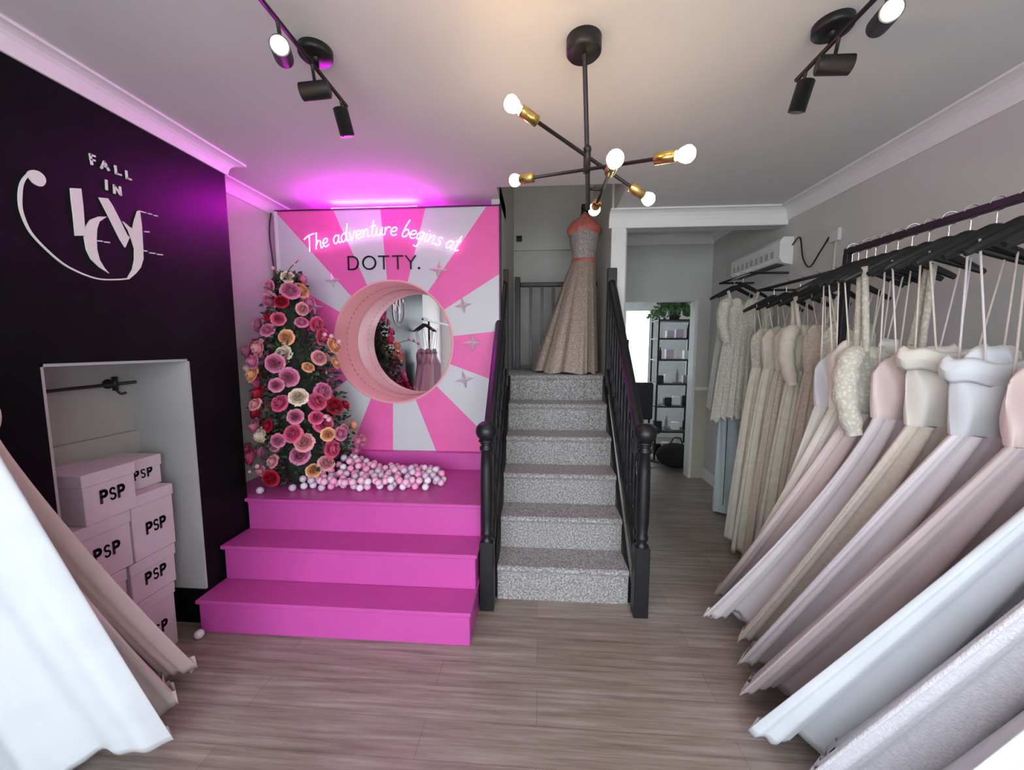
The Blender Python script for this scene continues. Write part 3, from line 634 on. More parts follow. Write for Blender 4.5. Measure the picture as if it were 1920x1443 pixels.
def hanger(loc, rz, label, group, rz2=2.0):
    x, y = loc; t_ = thing('coat_hanger', label, 'hanger', (x, y, rz2), group)
    h = [(x, y-0.0, rz2-0.075), (x, y, rz2-0.035)] + [(x-0.024*sin(a)*0.9 + 0.0, y, rz2+0.002-0.024*cos(a)) for a in [radians(q) for q in (0, -45, -90, -135, -180, -225, -265)]]
    MB().tube(smooth_path(h, 3), 0.0022, 6).build('hook', M_chrome, t_)
    m = MB(); pts = [(-0.20, -0.175), (-0.17, -0.158), (-0.10, -0.122), (-0.04, -0.092), (0, -0.075), (0.04, -0.092), (0.10, -0.122), (0.17, -0.158), (0.20, -0.175)]
    m.tube([(x+a, y, rz2+b) for a, b in smooth_path2(pts)], [0.010+0.008*sin(pi*i/32) for i in range(33)], 8)
    for i, v in enumerate(m.v): m.v[i] = (v[0], y+(v[1]-y)*0.62, v[2])
    m.build('hanger_arms', M_black, t_)
    t_.rotation_euler.z = rz; return t_
def smooth_path2(p): return [(q.x, q.y) for q in smooth_path([(a, b, 0) for a, b in p], 4)]
def gown(loc, rot, label, group, skirt, bodice, seed, RX_=0.5, ry=0.062, cx=-0.06, cy=0.30, flare=1.0, z_w=1.27, z_t=1.56, hem=0.06, folds=5, amp=0.026, style='strap', hang=1.822, collar=None, belt=None, w0=0.13, xlim=None, bust=0.145, pw=0.92):
    x, y = loc; t_ = thing('wedding_gown', label, 'gown', (x, y, 0), group); R = random.Random(seed); bph = 0.8
    ph = R.uniform(0, 6.28); ph2 = R.uniform(0, 6.28); NT = 112; P = []; NS = 40
    for i in range(NS+1):
        s = i/NS; z = z_w + (hem - z_w)*s
        g = s**(flare*pw)
        rx = w0 + (RX_-w0)*g; r_y = 0.036 + (ry-0.036)*s; row = []
        for k in range(NT):
            a = 2*pi*k/NT; u = cos(a); ww = rx*u
            # folds run as functions of the relative position so that they widen downwards
            fo = sin(folds*pi*u + bph + 0.35*sin(ph)*s) + 0.5*sin(folds*1.7*pi*u + 1.0 + 0.5*sin(ph2)) + 0.22*sin(folds*4.3*pi*u + ph2)
            xx = x + cx*s + ww*(1 + 0.03*s*sin(3*a+ph))
            if xlim is not None: xx = min(xx, xlim - 0.004*abs(u))
            sa = sin(a); yy = y + cy*s**1.1 + r_y*(1 if sa > 0 else -1)*abs(sa)**(1+0.7*s) + amp*(0.15+s)*fo + 0.03*s*u*u*sin(ph2)
            zz = z + (0.028*sin(2*a+ph) + 0.014*fo)*s**4*(1-0.8*u**6)
            row.append((xx, yy, max(0.012, zz)))
        P.append(row)
    # rolled hem
    c0 = (x+cx, y+cy, 0); last = P[-1]
    P.append([(c0[0]+(p[0]-c0[0])*0.992, c0[1]+(p[1]-c0[1])*0.97, p[2]+0.003) for p in last]); P.append([(c0[0]+(p[0]-c0[0])*0.94, c0[1]+(p[1]-c0[1])*0.9, p[2]+0.06) for p in last])
    MB().grid(P, True).build('skirt', skirt, t_)
    P = []; NB = 14
    for i in range(NB+1):
        s = i/NB; rx = w0 + (bust-w0)*min(1, s*1.4) ; r_y = 0.034+0.020*sin(pi*min(1, s*1.1))*(1-0.3*s); row = []
        for k in range(56):
            a = 2*pi*k/56; front = max(0, -sin(a))
            top = z_t - 0.05*(1-front) + (0.045*abs(sin(2*a))*front if style != 'straight' else 0) - 0.03*front*(abs(cos(a)) < 0.15)
            z = z_w + (top-z_w)*s; b_ = 0.02*front*sin(pi*s)*abs(sin(2*a))
            row.append((x+rx*cos(a), y+(r_y+b_)*sin(a) + 0.005*sin(9*a+ph+3*s) + 0.004*sin(4*a+ph2-5*s), z+0.006*sin(11*a+ph)*s))
        P.append(row)
    P.append([(x+(p[0]-x)*0.96, y+(p[1]-y)*0.9, p[2]-0.004) for p in P[-1]]); P.append([(x+(p[0]-x)*0.9, y+(p[1]-y)*0.7, p[2]-0.05) for p in P[-2]])
    MB().grid(P, True).build('bodice', bodice, t_)
    for sg in (-1, 1):
        xb = x+sg*(bust-0.05); 
        if style in ('strap', 'straight'):
            for yy in (-0.045, 0.04): MB().tube([(xb, y+yy, z_t-0.03), (x+sg*0.125, y+yy*0.4, hang+0.052)], 0.0032, 6).build('hanging_loop', skirt, t_)
        elif style == 'sleeve':
            pts = smooth_path([(x+sg*(bust-0.02), y-0.03, z_t-0.03), (x+sg*(bust+0.02), y-0.05, z_t-0.02), (x+sg*(bust+0.04), y-0.06, z_t-0.16), (x+sg*(bust+0.0), y-0.075, z_t-0.34)], 6)
            MB().tube(pts, [0.03+0.014*sin(pi*i/(len(pts)-1))+0.004*sin(i*2.1) for i in range(len(pts))], 12).build('sleeve', bodice, t_)
            for yy in (-0.03, 0.03): MB().tube([(xb, y+yy, z_t-0.04), (x+sg*0.12, y+yy*0.4, hang+0.055)], 0.012, 8).build('shoulder_strap', bodice, t_)
    if collar:
        P = []
        for j in range(9):
            b = 2*pi*j/8; row = []
            for k in range(56):
                a = 2*pi*k/56; rr = 1+0.12*cos(b)
                row.append((x+(bust+0.015)*rr*cos(a), y+(0.060*rr)*sin(a)-0.004, z_t-0.045-0.03*abs(sin(a))*0.6+0.038*sin(b)+0.006*sin(7*a)))
            P.append(row)
        MB().grid(P, True).build('folded_collar', collar, t_)
    if belt:
        P = [[(x+(w0+0.006+dd)*cos(2*pi*k/48), y+(0.040+dd)*sin(2*pi*k/48), z_w+zz) for k in range(48)] for zz, dd in ((-0.022, -0.004), (-0.02, 0.003), (0.02, 0.003), (0.022, -0.004))]
        MB().grid(P, True).build('waistband', belt, t_)
    t_.rotation_euler.z = rot; return t_

# rack on the right
RXX = 1.45
rk = thing('garment_rack', 'black square tube garment rack carrying the crowded gowns on the right', 'clothes rack', (RXX, 1.0, 0))
MB().bbox((RXX-0.013, -0.35, 1.985), (RXX+0.013, 1.985, 2.011), 0.002).build('hanging_rail', M_black, rk)
for yy in (1.972, -0.337): MB().bbox((RXX-0.014, yy-0.014, 0.03), (RXX+0.014, yy+0.014, 1.985), 0.002).build('upright', M_black, rk)
for yy in (1.972, -0.337): MB().bbox((RXX-0.26, yy-0.014, 0.0), (RXX+0.26, yy+0.014, 0.03), 0.002).build('foot', M_black, rk)
MB().bbox((RXX-0.010, -0.33, 1.88), (RXX+0.010, 1.96, 1.90), 0.002).build('lower_bar', M_black, rk)
G = 'gowns hanging on the near right rack'
specs = [
 (0.73, 'satin_white', 'satin_white', 'strap', None, dict(RX_=0.52, ry=0.09), 'white satin gown with soft rose folds, nearest in the bottom right corner'),
 (0.86, 'sequin', 'sequin', 'strap', None, dict(RX_=0.52, ry=0.085), 'white sequin textured gown second nearest on the right rack'),
 (1.0, 'satin_white', 'satin_white', 'straight', None, dict(ry=0.085, RX_=0.56, cx=-0.09), 'wide white satin gown whose hem reaches furthest forward on the floor'),
 (1.15, 'mauve', 'rose', 'strap', None, dict(ry=0.085, RX_=0.54, cx=-0.08), 'mauve gown with rose bodice, shade put into its skirt colour, darkest on the rack'),
 (1.30, 'lilac', 'satin_white', 'strap', 'satin_white', dict(RX_=0.50, flare=0.95), 'pale lilac gown with folded white off-shoulder collar'),
 (1.45, 'nude', 'satin_ivory', 'straight', 'satin_ivory', dict(RX_=0.44, flare=1.05), 'nude tulle skirted gown with ivory folded neckline'),
 (1.59, 'lilac', 'blush', 'strap', None, dict(RX_=0.50, flare=1.4, cx=-0.07), 'pale lilac fishtail gown flaring out low over the floor'),
 (1.715, 'blush', 'lace', 'sleeve', None, dict(RX_=0.40, flare=1.05), 'blush gown with beaded ivory lace bodice and sleeves'),
 (1.82, 'pleat', 'pleat', 'strap', None, dict(RX_=0.30, folds=14, amp=0.010, flare=1.0), 'ivory pleated chiffon gown with fine vertical folds'),
 (1.91, 'satin_ivory', 'satin_white', 'strap', None, dict(RX_=0.26, folds=12, amp=0.010, cx=-0.02, cy=0.2), 'slim ivory gown hanging last, next to the rack upright'),
]
for i, (y, sk, bo, st, co, kw, lab) in enumerate(specs):
    kw['cy'] = [.30, .34, .38, .44, .44, .42, .44, .52, .40, .25][i]
    gown((RXX, y), -0.10, lab, G, F[sk], F[bo], 40+i, style=st, collar=F[co] if co else None, z_t=1.53+0.03*((i*37) % 3-1), **kw)
    hanger((RXX, y), -0.12+0.10*sin(i*2.3), 'black contoured hanger holding the ' + lab.split(' gown')[0] + ' gown', 'black hangers on the near right rack')
yy = [0.79, 0.93, 0.96, 1.085, 1.215, 1.375, 1.52, 1.655, 1.77, 1.865, 1.945]
nm = ['first', 'second', 'third', 'fourth', 'fifth', 'sixth', 'seventh', 'eighth', 'ninth', 'tenth', 'eleventh']
for i, y in enumerate(yy):
    hanger((RXX, y), -0.35+0.18*sin(i*1.7), 'spare black contoured hanger squeezed between gowns on the near right rack, %s from the front' % nm[i], 'black hangers on the near right rack')

# far rail on the right wall
r2 = thing('wall_garment_rail', 'slim dark rail under the white wall heater holding pale gowns', 'clothes rail', (1.68, 2.7, 1.98))
MB().tube([(1.68, 2.18, 1.98), (1.68, 3.14, 1.98)], 0.011, 10).build('hanging_rail', M_black, r2)
for y in (2.2, 3.12): MB().tube([(1.68, y, 1.98), (RX, y, 1.98)], 0.009, 8).build('bracket_arm', M_black, r2)
G2 = 'gowns on the far right wall rail'
for i, (y, sk, bo, st, kw, lab) in enumerate([
   (2.24, 'pleat', 'lace', 'strap', dict(RX_=0.20, folds=10), 'ivory chiffon gown at the near end of the far rail'),
   (2.38, 'beige', 'beige', 'strap', dict(RX_=0.24, folds=9), 'beige lace gown second from near on the far rail'),
   (2.52, 'tulle', 'tulle', 'sleeve', dict(RX_=0.26, folds=9), 'cream tulle gown with sleeves in the middle of the far rail'),
   (2.66, 'beige', 'tulle', 'strap', dict(RX_=0.25, folds=10), 'beige tulle gown beyond the cream sleeved gown on the far rail'),
   (2.80, 'tulle', 'tulle', 'strap', dict(RX_=0.25, folds=9), 'cream tulle gown with full skirt near the end of the far rail'),
   (2.94, 'tulle', 'lace', 'strap', dict(RX_=0.24, folds=8), 'cream tulle gown with lace top, furthest along the far rail')]):
    gown((1.68, y), 0.0, lab, G2, F[sk], F[bo], 80+i, style=st, cx=0.0, cy=0.04, ry=0.075, amp=0.014, flare=0.8, w0=0.12, bust=0.14, z_t=1.66, z_w=1.40, xlim=1.93-0.0, hang=1.80, **kw)
    hanger((1.68, y), 0.1*sin(i*2), 'dark hanger holding the ' + lab.split(' gown')[0] + ' gown on the far rail', 'dark hangers on the far right wall rail', rz2=1.98)
r3 = thing('wall_garment_rail', 'short dark rail past the heater with the lace gown on it', 'clothes rail', (1.66, 3.45, 2.13))
MB().tube([(1.66, 3.22, 2.13), (1.66, 3.75, 2.13)], 0.010, 10).build('hanging_rail', M_black, r3)
for y in (3.24, 3.73): MB().tube([(1.66, y, 2.13), (RX, y, 2.13)], 0.009, 8).build('bracket_arm', M_black, r3)
for i, (y, sk, RXq, hemq, lab) in enumerate([(3.34, 'lace', 0.16, 0.92, 'short ivory lace gown with scalloped hem on the short rail'), (3.48, 'lace', 0.15, 1.0, 'greyish lace gown behind the short ivory lace gown')]):
    gown((1.66, y), 0.0, lab, 'lace gowns on the short rail', F[sk] if i == 0 else fab('grey_lace', (0.5, 0.5, 0.47), 0.8, vor=(60, (0.40, 0.40, 0.37))), F[sk], 95+i, RX_=RXq, ry=0.055, cx=-0.03, cy=0.02, flare=0.7, z_w=1.66, z_t=1.92, hem=hemq, folds=6, amp=0.010, hang=1.95, w0=0.12, bust=0.135, style='sleeve' if i == 0 else 'strap')
    hanger((1.66, y), 0.05, 'dark hanger holding the ' + lab.split(' on ')[0].split(' behind')[0], 'dark hangers on the short rail', rz2=2.13)
gb = thing('garment_bag', 'pale blue translucent garment bag standing against the wall under the lace gown', 'garment bag', (1.78, 3.62, 0.02))
P = []
for i in range(16):
    s = i/15; z = 0.02+0.93*s
    P.append([(1.77+(0.13-0.02*s)*cos(a)+0.006*sin(5*a+4*s), 3.62+(0.07-0.02*s)*sin(a)+0.008*sin(7*a+3*s), z) for a in [2*pi*k/40 for k in range(40)]])
P.append([(1.77+(p[0]-1.77)*0.3, 3.62+(p[1]-3.62)*0.3, 0.975) for p in P[-1]])
MB().grid(P, True).build('bag_body', fab('pale_blue_film', (0.50, 0.58, 0.60), 0.3), gb)
MB().tube([(1.70, 3.549, 0.1), (1.70, 3.552, 0.9)], 0.003, 6).build('zip', M_black, gb)

# heater, socket and cable
ht = thing('wall_heater', 'long white electric heater mounted high on the grey right wall', 'heater', (1.88, 3.55, 2.2))
c = MB(); prof = [(RX, 2.185), (RX-0.075, 2.20), (RX-0.10, 2.24), (RX-0.10, 2.36), (RX-0.075, 2.395), (RX, 2.395)]
MB().prism([(a, 3.20, b) for a, b in prof], (0, 0.76, 0)).build('casing', mat('heater_white', (0.80, 0.81, 0.79), 0.4), ht)
c = MB()
for k in range(5): c.box((RX-0.092+k*0.016, 3.24, 2.188), (RX-0.086+k*0.016, 3.92, 2.204))
c.build('louvre', mat('heater_dark', (0.08, 0.08, 0.08), 0.5), ht)
for k in range(9): MB().box((RX-0.103, 3.27+k*0.075, 2.25), (RX-0.099, 3.315+k*0.075, 2.30)).build('front_vent', mat('heater_grey', (0.45, 0.46, 0.44), 0.5), ht)
sk_ = thing('wall_socket', 'small white fused switch on the wall right of the heater', 'switch', (RX, 2.75, 2.3))
MB().bbox((RX-0.022, 2.72, 2.24), (RX, 2.80, 2.32), 0.003).build('socket_plate', mat('socket_white', (0.62, 0.62, 0.6), 0.5), sk_)
MB().tube(smooth_path([(RX-0.01, 3.20, 2.33), (RX-0.02, 3.10, 2.36), (RX-0.02, 3.05, 2.20), (RX-0.02, 2.97, 2.12), (RX-0.02, 2.88, 2.20), (RX-0.02, 2.80, 2.28)], 6), 0.005, 6).build('cable', M_black, sk_)
MB().tube([(RX-0.006, 2.76, 2.24), (RX-0.006, 2.76, 1.85)], 0.006, 6).build('conduit', M_grey, sk_)

# gowns on the left
LXX = -1.68
rl = thing('garment_rack', 'black garment rack at the left edge, carrying the satin and blush gowns', 'clothes rack', (LXX, 0.2, 0))
MB().bbox((LXX-0.013, -0.9, 1.935), (LXX+0.013, 1.03, 1.961), 0.002).build('hanging_rail', M_black, rl)
for y in (0.70, -0.887): MB().bbox((LXX-0.014, y-0.014, 0.03), (LXX+0.014, y+0.014, 1.935), 0.002).build('upright', M_black, rl); MB().bbox((LXX-0.16, y-0.014, 0.0), (LXX+0.20, y+0.014, 0.03), 0.002).build('foot', M_black, rl)
GL = 'gowns on the left rack'
for i, (y, sk, xo, w0q, RXq, cxq, cyq, lab) in enumerate([
   (0.98, 'blush', 0.0, 0.115, 0.125, -0.025, 0.54, 'blush satin gown furthest back on the left rack, hem near the boxes'),
   (0.915, 'satin_ivory', 0.0, 0.125, 0.16, 0.02, 0.47, 'ivory satin gown between the blush and bright white gowns on the left'),
   (0.84, 'satin_white', 0.05, 0.19, 0.26, 0.11, 0.312, 'bright white satin gown filling the bottom left corner')]):
    gown((LXX+xo, y), (0, 0, 0.35)[i], lab, GL, F[sk], F[sk], 120+i, w0=w0q, RX_=RXq, ry=(0.05, 0.05, 0.075)[i], cx=cxq, cy=cyq, flare=0.85, folds=(2, 2, 1.3)[i], amp=(0.012, 0.012, 0.018)[i], hang=1.77, z_t=1.5, z_w=1.30, bust=0.12)
    hanger((LXX, y), -0.06, 'black hanger holding the ' + lab.split(' gown')[0] + ' gown at the left', 'black hangers on the left rack', rz2=1.95).scale = (0.75, 1, 1)

ll = thing('added_stairwell_lamp', 'added round warm white lamp, unseen above the stairwell, put in to brighten the landing', 'added lamp', (0.15, 3.7, 4.4))  # unseen lamp added to brighten the stairwell wall and the landing gown
MB().lathe([(0, 4.4), (0.08, 4.4), (0.08, 4.37), (0, 4.37)], (0.15, 3.7, 0), 24).build('ceiling_rose', M_white, ll)
MB().sphere((0.15, 3.7, 4.30), 0.09).build('globe', mat('added_landing_globe', (1, 0.9, 0.8), 0.4, emit=((1, 0.95, 0.88), 6), noise=(5, 0)), ll)
# ---------------------------------------------------------------- gown on the landing, on a dress form
lz = RISE*6; gx, gy = 0.36, 3.72
gd = thing('display_gown', 'glittery champagne ball gown with coral bodice standing at the top of the stairs', 'gown', (gx, gy, lz))
P = []; R = random.Random(5)
for i in range(41):
    s = i/40; z = lz + 1.03*(1-s) + 0.012; row = []
    for k in range(96):
        a = 2*pi*k/96; g = s**0.92
        rl_ = 0.105 + (0.315 if cos(a) < 0 else 0.07)*g; ry_ = 0.085+0.25*g
        fo = 1 + 0.05*(0.2+s)*(sin(13*a+0.6*s)+0.5*sin(23*a+2))
        row.append((gx+0.05-0.035*s+rl_*cos(a)*fo, gy+ry_*sin(a)*fo, z + 0.01*sin(9*a)*s))
    P.append(row)
M_glit = mat('champagne_glitter_lace', (0.50, 0.40, 0.34), 0.5, noise=(60, 0.35), bump=(60, 0.7), voronoi=(75, (0.34, 0.26, 0.22)), metal=0.15)
MB().grid(P, True).build('skirt', M_glit, gd)
bw = [(0.0, 0.105, 0.085), (0.08, 0.11, 0.09), (0.17, 0.13, 0.105), (0.24, 0.138, 0.11), (0.30, 0.135, 0.10)]
P = [[(gx+0.05+r1*cos(2*pi*k/48), gy+r2_*sin(2*pi*k/48), lz+1.03+h) for k in range(48)] for h, r1, r2_ in bw]
MB().grid(P, True).build('bodice', mat('silver_lace', (0.48, 0.45, 0.42), 0.5, noise=(60, 0.4), bump=(60, 0.7), voronoi=(80, (0.3, 0.25, 0.24))), gd)
P = [[(gx+0.05+r1*cos(2*pi*k/48), gy+r2_*sin(2*pi*k/48), lz+1.03+h) for k in range(48)] for h, r1, r2_ in ((-0.02, 0.109, 0.089), (-0.01, 0.114, 0.094), (0.01, 0.114, 0.094), (0.02, 0.110, 0.09))]
M_coral = mat('coral_satin', (0.50, 0.13, 0.10), 0.5, noise=(20, 0.25))
MB().grid(P, True).build('waistband', M_coral, gd)
P = [[(gx+0.05+r1*cos(2*pi*k/48)*(1+0.04*sin(6*2*pi*k/48)), gy+r2_*sin(2*pi*k/48), lz+1.33+h-0.04*abs(cos(2*pi*k/48))) for k in range(48)] for h, r1, r2_ in ((-0.03, 0.14, 0.108), (0.0, 0.16, 0.118), (0.04, 0.155, 0.110), (0.085, 0.12, 0.085), (0.12, 0.07, 0.065), (0.135, 0.05, 0.05), (0.14, 0.0, 0.0))]
MB().grid(P, True).build('shoulder_wrap', M_coral, gd)
MB().tube([(gx+0.05, gy, lz+1.45), (gx+0.05, gy, lz+1.54)], [0.035, 0.03], 14).build('stand_neck', M_black, gd)

# ---------------------------------------------------------------- roses
def rose_mesh(name, m, seed):
    R = random.Random(seed); b = MB()
    rings = [(3, 0.009, 0.046, 0.0), (4, 0.018, 0.047, 0.0), (5, 0.027, 0.044, 0.15), (6, 0.036, 0.038, 0.45), (6, 0.043, 0.028, 0.9)]
    for (n, rad, h, op) in rings:
        off = R.uniform(0, 6)
        for j in range(n):
            a = off+2*pi*j/n; G_ = []
            for u in range(4):
                row = []
                for w in range(5):
                    t_ = (w-2)/2; aa = a + t_*(0.95*pi/n+0.35); s = u/3
                    r_ = 0.003 + (rad-0.003)*sin((1.95-0.5*op)*s**0.8) + 0.012*op*s**3 + 0.004*sin(3*t_+j)*s
                    z_ = h*s*(1.12-0.40*op*s) - 0.008*abs(t_)**2*s - (0.005*op if u == 3 else 0)
                    row.append((r_*cos(aa), r_*sin(aa), z_))
                G_.append(row)
            b.grid(G_)
    return b
def me_from(b, name, m):
    me = bpy.data.meshes.new(name); me.from_pydata([tuple(p) for p in b.v], [], b.f); me.polygons.foreach_set('use_smooth', b.sm); me.materials.append(m); me.update(); return me
rc = {'blush rose': (0.80, 0.36, 0.40), 'pink rose': (0.74, 0.12, 0.26), 'red rose': (0.42, 0.010, 0.035), 'peach rose': (0.84, 0.44, 0.24), 'cream rose': (0.84, 0.70, 0.56), 'mauve pink rose': (0.70, 0.22, 0.38)}
RM = {k: me_from(rose_mesh(k, None, i), 'rose', mat(k.replace(' ', '_') + '_petal', v, 0.6, noise=(40, 0.15))) for i, (k, v) in enumerate(rc.items())}
fl = thing('rose_arrangement', 'tall cone of pink, red and peach roses on the pink platform by the left wall', 'flowers', (-1.72, 2.62, 0.60))
def axis_at(z):  # centre and radius of the cone
    T = [(0.62, -1.66, 0.24), (0.80, -1.66, 0.30), (1.0, -1.67, 0.31), (1.2, -1.70, 0.29), (1.4, -1.72, 0.25), (1.6, -1.74, 0.21), (1.8, -1.75, 0.15), (2.0, -1.74, 0.09), (2.08, -1.72, 0.04)]
    for a, b in zip(T[:-1], T[1:]):
        if z <= b[0]:
            k = (z-a[0])/(b[0]-a[0]); return a[1]+(b[1]-a[1])*k, a[2]+(b[2]-a[2])*k
    return T[-1][1], T[-1][2]
R = random.Random(11); placed = []; tries = 0
names = list(rc); wts = [4, 5, 3, 3, 3, 5]
while len(placed) < 88 and tries < 9000:
    tries += 1; z = R.uniform(0.70, 2.03); cx_, r = axis_at(z); a = R.uniform(-pi, pi)
    if sin(a) > 0.35: continue
    rr = r*R.uniform(0.80, 1.08)*(1+0.14*sin(9*z+2*a)); p = Vector((cx_+rr*cos(a), 2.62+min(rr*sin(a), 0.22), z))
    if p.x < LR+0.05: continue
    if any((p-q).length < 0.076 for q in placed): continue
    placed.append(p); k = R.choices(names, wts)[0]
    o = bpy.data.objects.new('rose', RM[k]); COL.objects.link(o); o.parent = fl; o.location = p - Vector((-1.72, 2.62, 0.60))
    d = Vector((cos(a)+R.uniform(-.4, .4), sin(a)+R.uniform(-.4, .1), R.uniform(-0.1, 0.7))).normalized(); q = Vector((0, 0, 1)).rotation_difference(d); o.rotation_mode = 'QUATERNION'; o.rotation_quaternion = q
    s_ = R.uniform(0.75, 1.25); o.scale = (s_, s_, s_); o['label'] = k
lf = MB()
def leaf(p, d, L, w):
    d = d.normalized(); s_ = d.orthogonal().normalized(); s_ = Matrix.Rotation(R.uniform(0, 6.28), 3, d) @ s_; n_ = d.cross(s_)
    pts = [p, p+d*L*0.35+s_*w, p+d*L*0.7+s_*w*0.8-n_*0.004, p+d*L-n_*0.012, p+d*L*0.7-s_*w*0.8-n_*0.004, p+d*L*0.35-s_*w, p+d*L*0.45+n_*0.006]
    lf.add(pts, [(0, 1, 6), (1, 2, 6), (2, 3, 6), (3, 4, 6), (4, 5, 6), (5, 0, 6)])
for i in range(1700):
    z = R.uniform(0.63, 2.06); cx_, r = axis_at(z); a = R.uniform(-pi, pi); rr = r*R.uniform(0.35, 0.98)
    p = Vector((cx_+rr*cos(a), 2.62+min(rr*sin(a), 0.2), z))
    if p.x < LR+0.07 or p.y > 2.83: continue
    leaf(p, Vector((cos(a), min(sin(a), 0.2), R.uniform(-0.6, 0.7))), R.uniform(0.03, 0.06), R.uniform(0.009, 0.016))
o = lf.build('foliage', mat('rose_leaf', (0.035, 0.060, 0.030), 0.6, noise=(30, 0.5)), fl); o['kind'] = 'stuff'; o['label'] = 'dark green leaves'
tw = MB()
for pts in ([(-1.72, 2.55, 1.98), (-1.65, 2.5, 2.06), (-1.58, 2.5, 2.12)], [(-1.55, 2.5, 1.56), (-1.42, 2.45, 1.62), (-1.30, 2.44, 1.585)], [(-1.75, 2.6, 1.95), (-1.80, 2.55, 2.08)], [(-1.5, 2.45, 1.0), (-1.38, 2.38, 1.1)], [(-1.78, 2.4, 0.80), (-1.88, 2.32, 0.74)]):
    q = smooth_path(pts, 5); tw.tube(q, 0.003, 5)
tw.build('twig', mat('twig', (0.10, 0.05, 0.04), 0.7), fl)
for (x, y, z) in [(-1.58, 2.5, 2.12), (-1.61, 2.5, 2.09), (-1.30, 2.44, 1.585), (-1.35, 2.44, 1.62), (-1.40, 2.45, 1.63), (-1.80, 2.55, 2.08), (-1.38, 2.38, 1.1), (-1.36, 2.38, 1.08), (-1.88, 2.32, 0.74), (-1.84, 2.34, 0.77)]:
    MB().sphere((x, y, z), R.uniform(0.010, 0.018), 8, 6).build('bud', mat('blush_bud', (0.78, 0.38, 0.48), 0.6), fl)
# core so the cone is not hollow
P = []
for i in range(15):
    z = 0.602+i*0.1; cx_, r = axis_at(max(0.62, z)); P.append([(max(LR+0.03, cx_+r*0.55*cos(2*pi*k/20)), 2.62+min(0.2, r*0.55*sin(2*pi*k/20)), z) for k in range(20)])
MB().grid(P, True).build('moss_core', mat('dark_moss', (0.02, 0.03, 0.018), 0.9, noise=(30, 0.5)), fl)

# ---------------------------------------------------------------- play balls on the platform
BC = [('pale pink', (0.84, 0.48, 0.62)), ('pearl white', (0.82, 0.76, 0.80)), ('clear lilac', (0.66, 0.52, 0.66)), ('bright pink', (0.86, 0.34, 0.56))]
br_ = 0.0235; sb_ = MB().sphere((0, 0, 0), br_, 14, 10)
BM = [me_from(sb_, 'play_ball', mat(n.replace(' ', '_') + '_plastic', c_, 0.35, noise=(20, 0.04))) for n, c_ in BC]
R = random.Random(3); balls = []; tries = 0
def hmax(x, y):
    f = 0.045 + 0.09*math.exp(-((x+1.42)/0.20)**2 - ((y-2.66)/0.13)**2) + 0.035*math.exp(-((x+0.90)/0.2)**2-((y-2.58)/0.10)**2)
    return f
while len(balls) < 265 and tries < 60000:
    tries += 1; x = R.uniform(-1.76, -0.66); y = R.uniform(2.36, 2.84)
    yc = 2.56 + 0.05*max(0, -(x+1.2)); hw = 0.155 + 0.05*math.exp(-((x+1.4)/0.25)**2)
    ex = ((x+1.22)/0.57)
    if abs(y-yc) > hw*sqrt(max(0, 1-ex**6)): continue
    if hypot(x+1.68, y-2.64) < 0.24: continue
    z = 0.60+br_+0.0005
    for (a, b, c_) in balls:
        d2 = (x-a)**2+(y-b)**2
        if d2 < (2*br_)**2: z = max(z, c_+sqrt((2*br_)**2-d2)+0.0003)
    if z > 0.60+br_+hmax(x, y): continue
    if z > 0.60+br_+0.003 and sum(1 for (a, b, c_) in balls if (x-a)**2+(y-b)**2 < (2.0*br_)**2 and c_ < z) < 1: continue
    if z < 0.60+br_+0.03 and z > 0.60+br_+0.003: continue
    balls.append((x, y, z))
balls += [(-1.80, 2.30, 0.60+br_+0.0005), (-1.62, 2.36, 0.60+br_+0.0005)]
for i, p in enumerate(balls):
    k = R.choices([0, 1, 2, 3], [5, 3, 3, 3])[0]; o = bpy.data.objects.new('play_ball', BM[k]); COL.objects.link(o); o.location = p
    if i == len(balls)-2: tag(o, BC[k][0] + ' play ball lying alone at the left front corner of the platform', 'ball', 'stray play balls')
    elif i == len(balls)-1: tag(o, BC[k][0] + ' play ball just in front of the rose arrangement, off the heap', 'ball', 'stray play balls')
    else: tag(o, BC[k][0] + ' plastic play ball in the heap on the pink platform', 'ball', BC[k][0] + ' play balls in the heap')
o = bpy.data.objects.new('play_ball', BM[1]); COL.objects.link(o); o.location = (-1.885+0.0, 1.86-0.02, 0.025); o.location = (-1.80, 1.795, 0.0245); tag(o, 'pearl white play ball on the wooden floor beside the lowest pink step', 'ball', 'stray play balls')

# ---------------------------------------------------------------- far room: shelving, plant, chair
sf = thing('shelving_unit', 'tall black metal open shelving unit seen through the passage doorway', 'shelves', (1.78, 5.3, 0))
xs0, xs1, ys0, ys1 = 1.56, 2.05, 5.2, 5.5
for x in (xs0, xs1):
    for y in (ys0, ys1): MB().bbox((x-0.012, y-0.012, 0), (x+0.012, y+0.012, 1.92), 0.002).build('upright', M_black, sf)
SZ = [0.12, 0.42, 0.76, 1.06, 1.38, 1.66, 1.90]
for z in SZ: MB().bbox((xs0-0.01, ys0-0.01, z-0.014), (xs1+0.01, ys1+0.01, z+0.006), 0.002).build('shelf_board', M_black, sf)
bt = MB(); bt.lathe([(0, 0), (0.022, 0), (0.024, 0.01), (0.024, 0.09), (0.010, 0.115), (0.010, 0.14), (0, 0.14)], n=14)
cr_ = MB(); cr_.bbox((-0.06, -0.05, 0), (0.06, 0.05, 0.10), 0.003)
itc = {'black': M_black, 'white': M_white, 'lilac': mat('lilac_plastic', (0.55, 0.42, 0.55), 0.5), 'grey': mat('grey_card', (0.3, 0.3, 0.31), 0.6)}
BT = {k: me_from(bt, 'bottle', v) for k, v in itc.items()}; CRM = {k: me_from(cr_, 'small_box', v) for k, v in itc.items()}
sn = ['bottom', 'second', 'third', 'fourth', 'fifth', 'sixth']; pos = ['left', 'centre left', 'centre right', 'right']
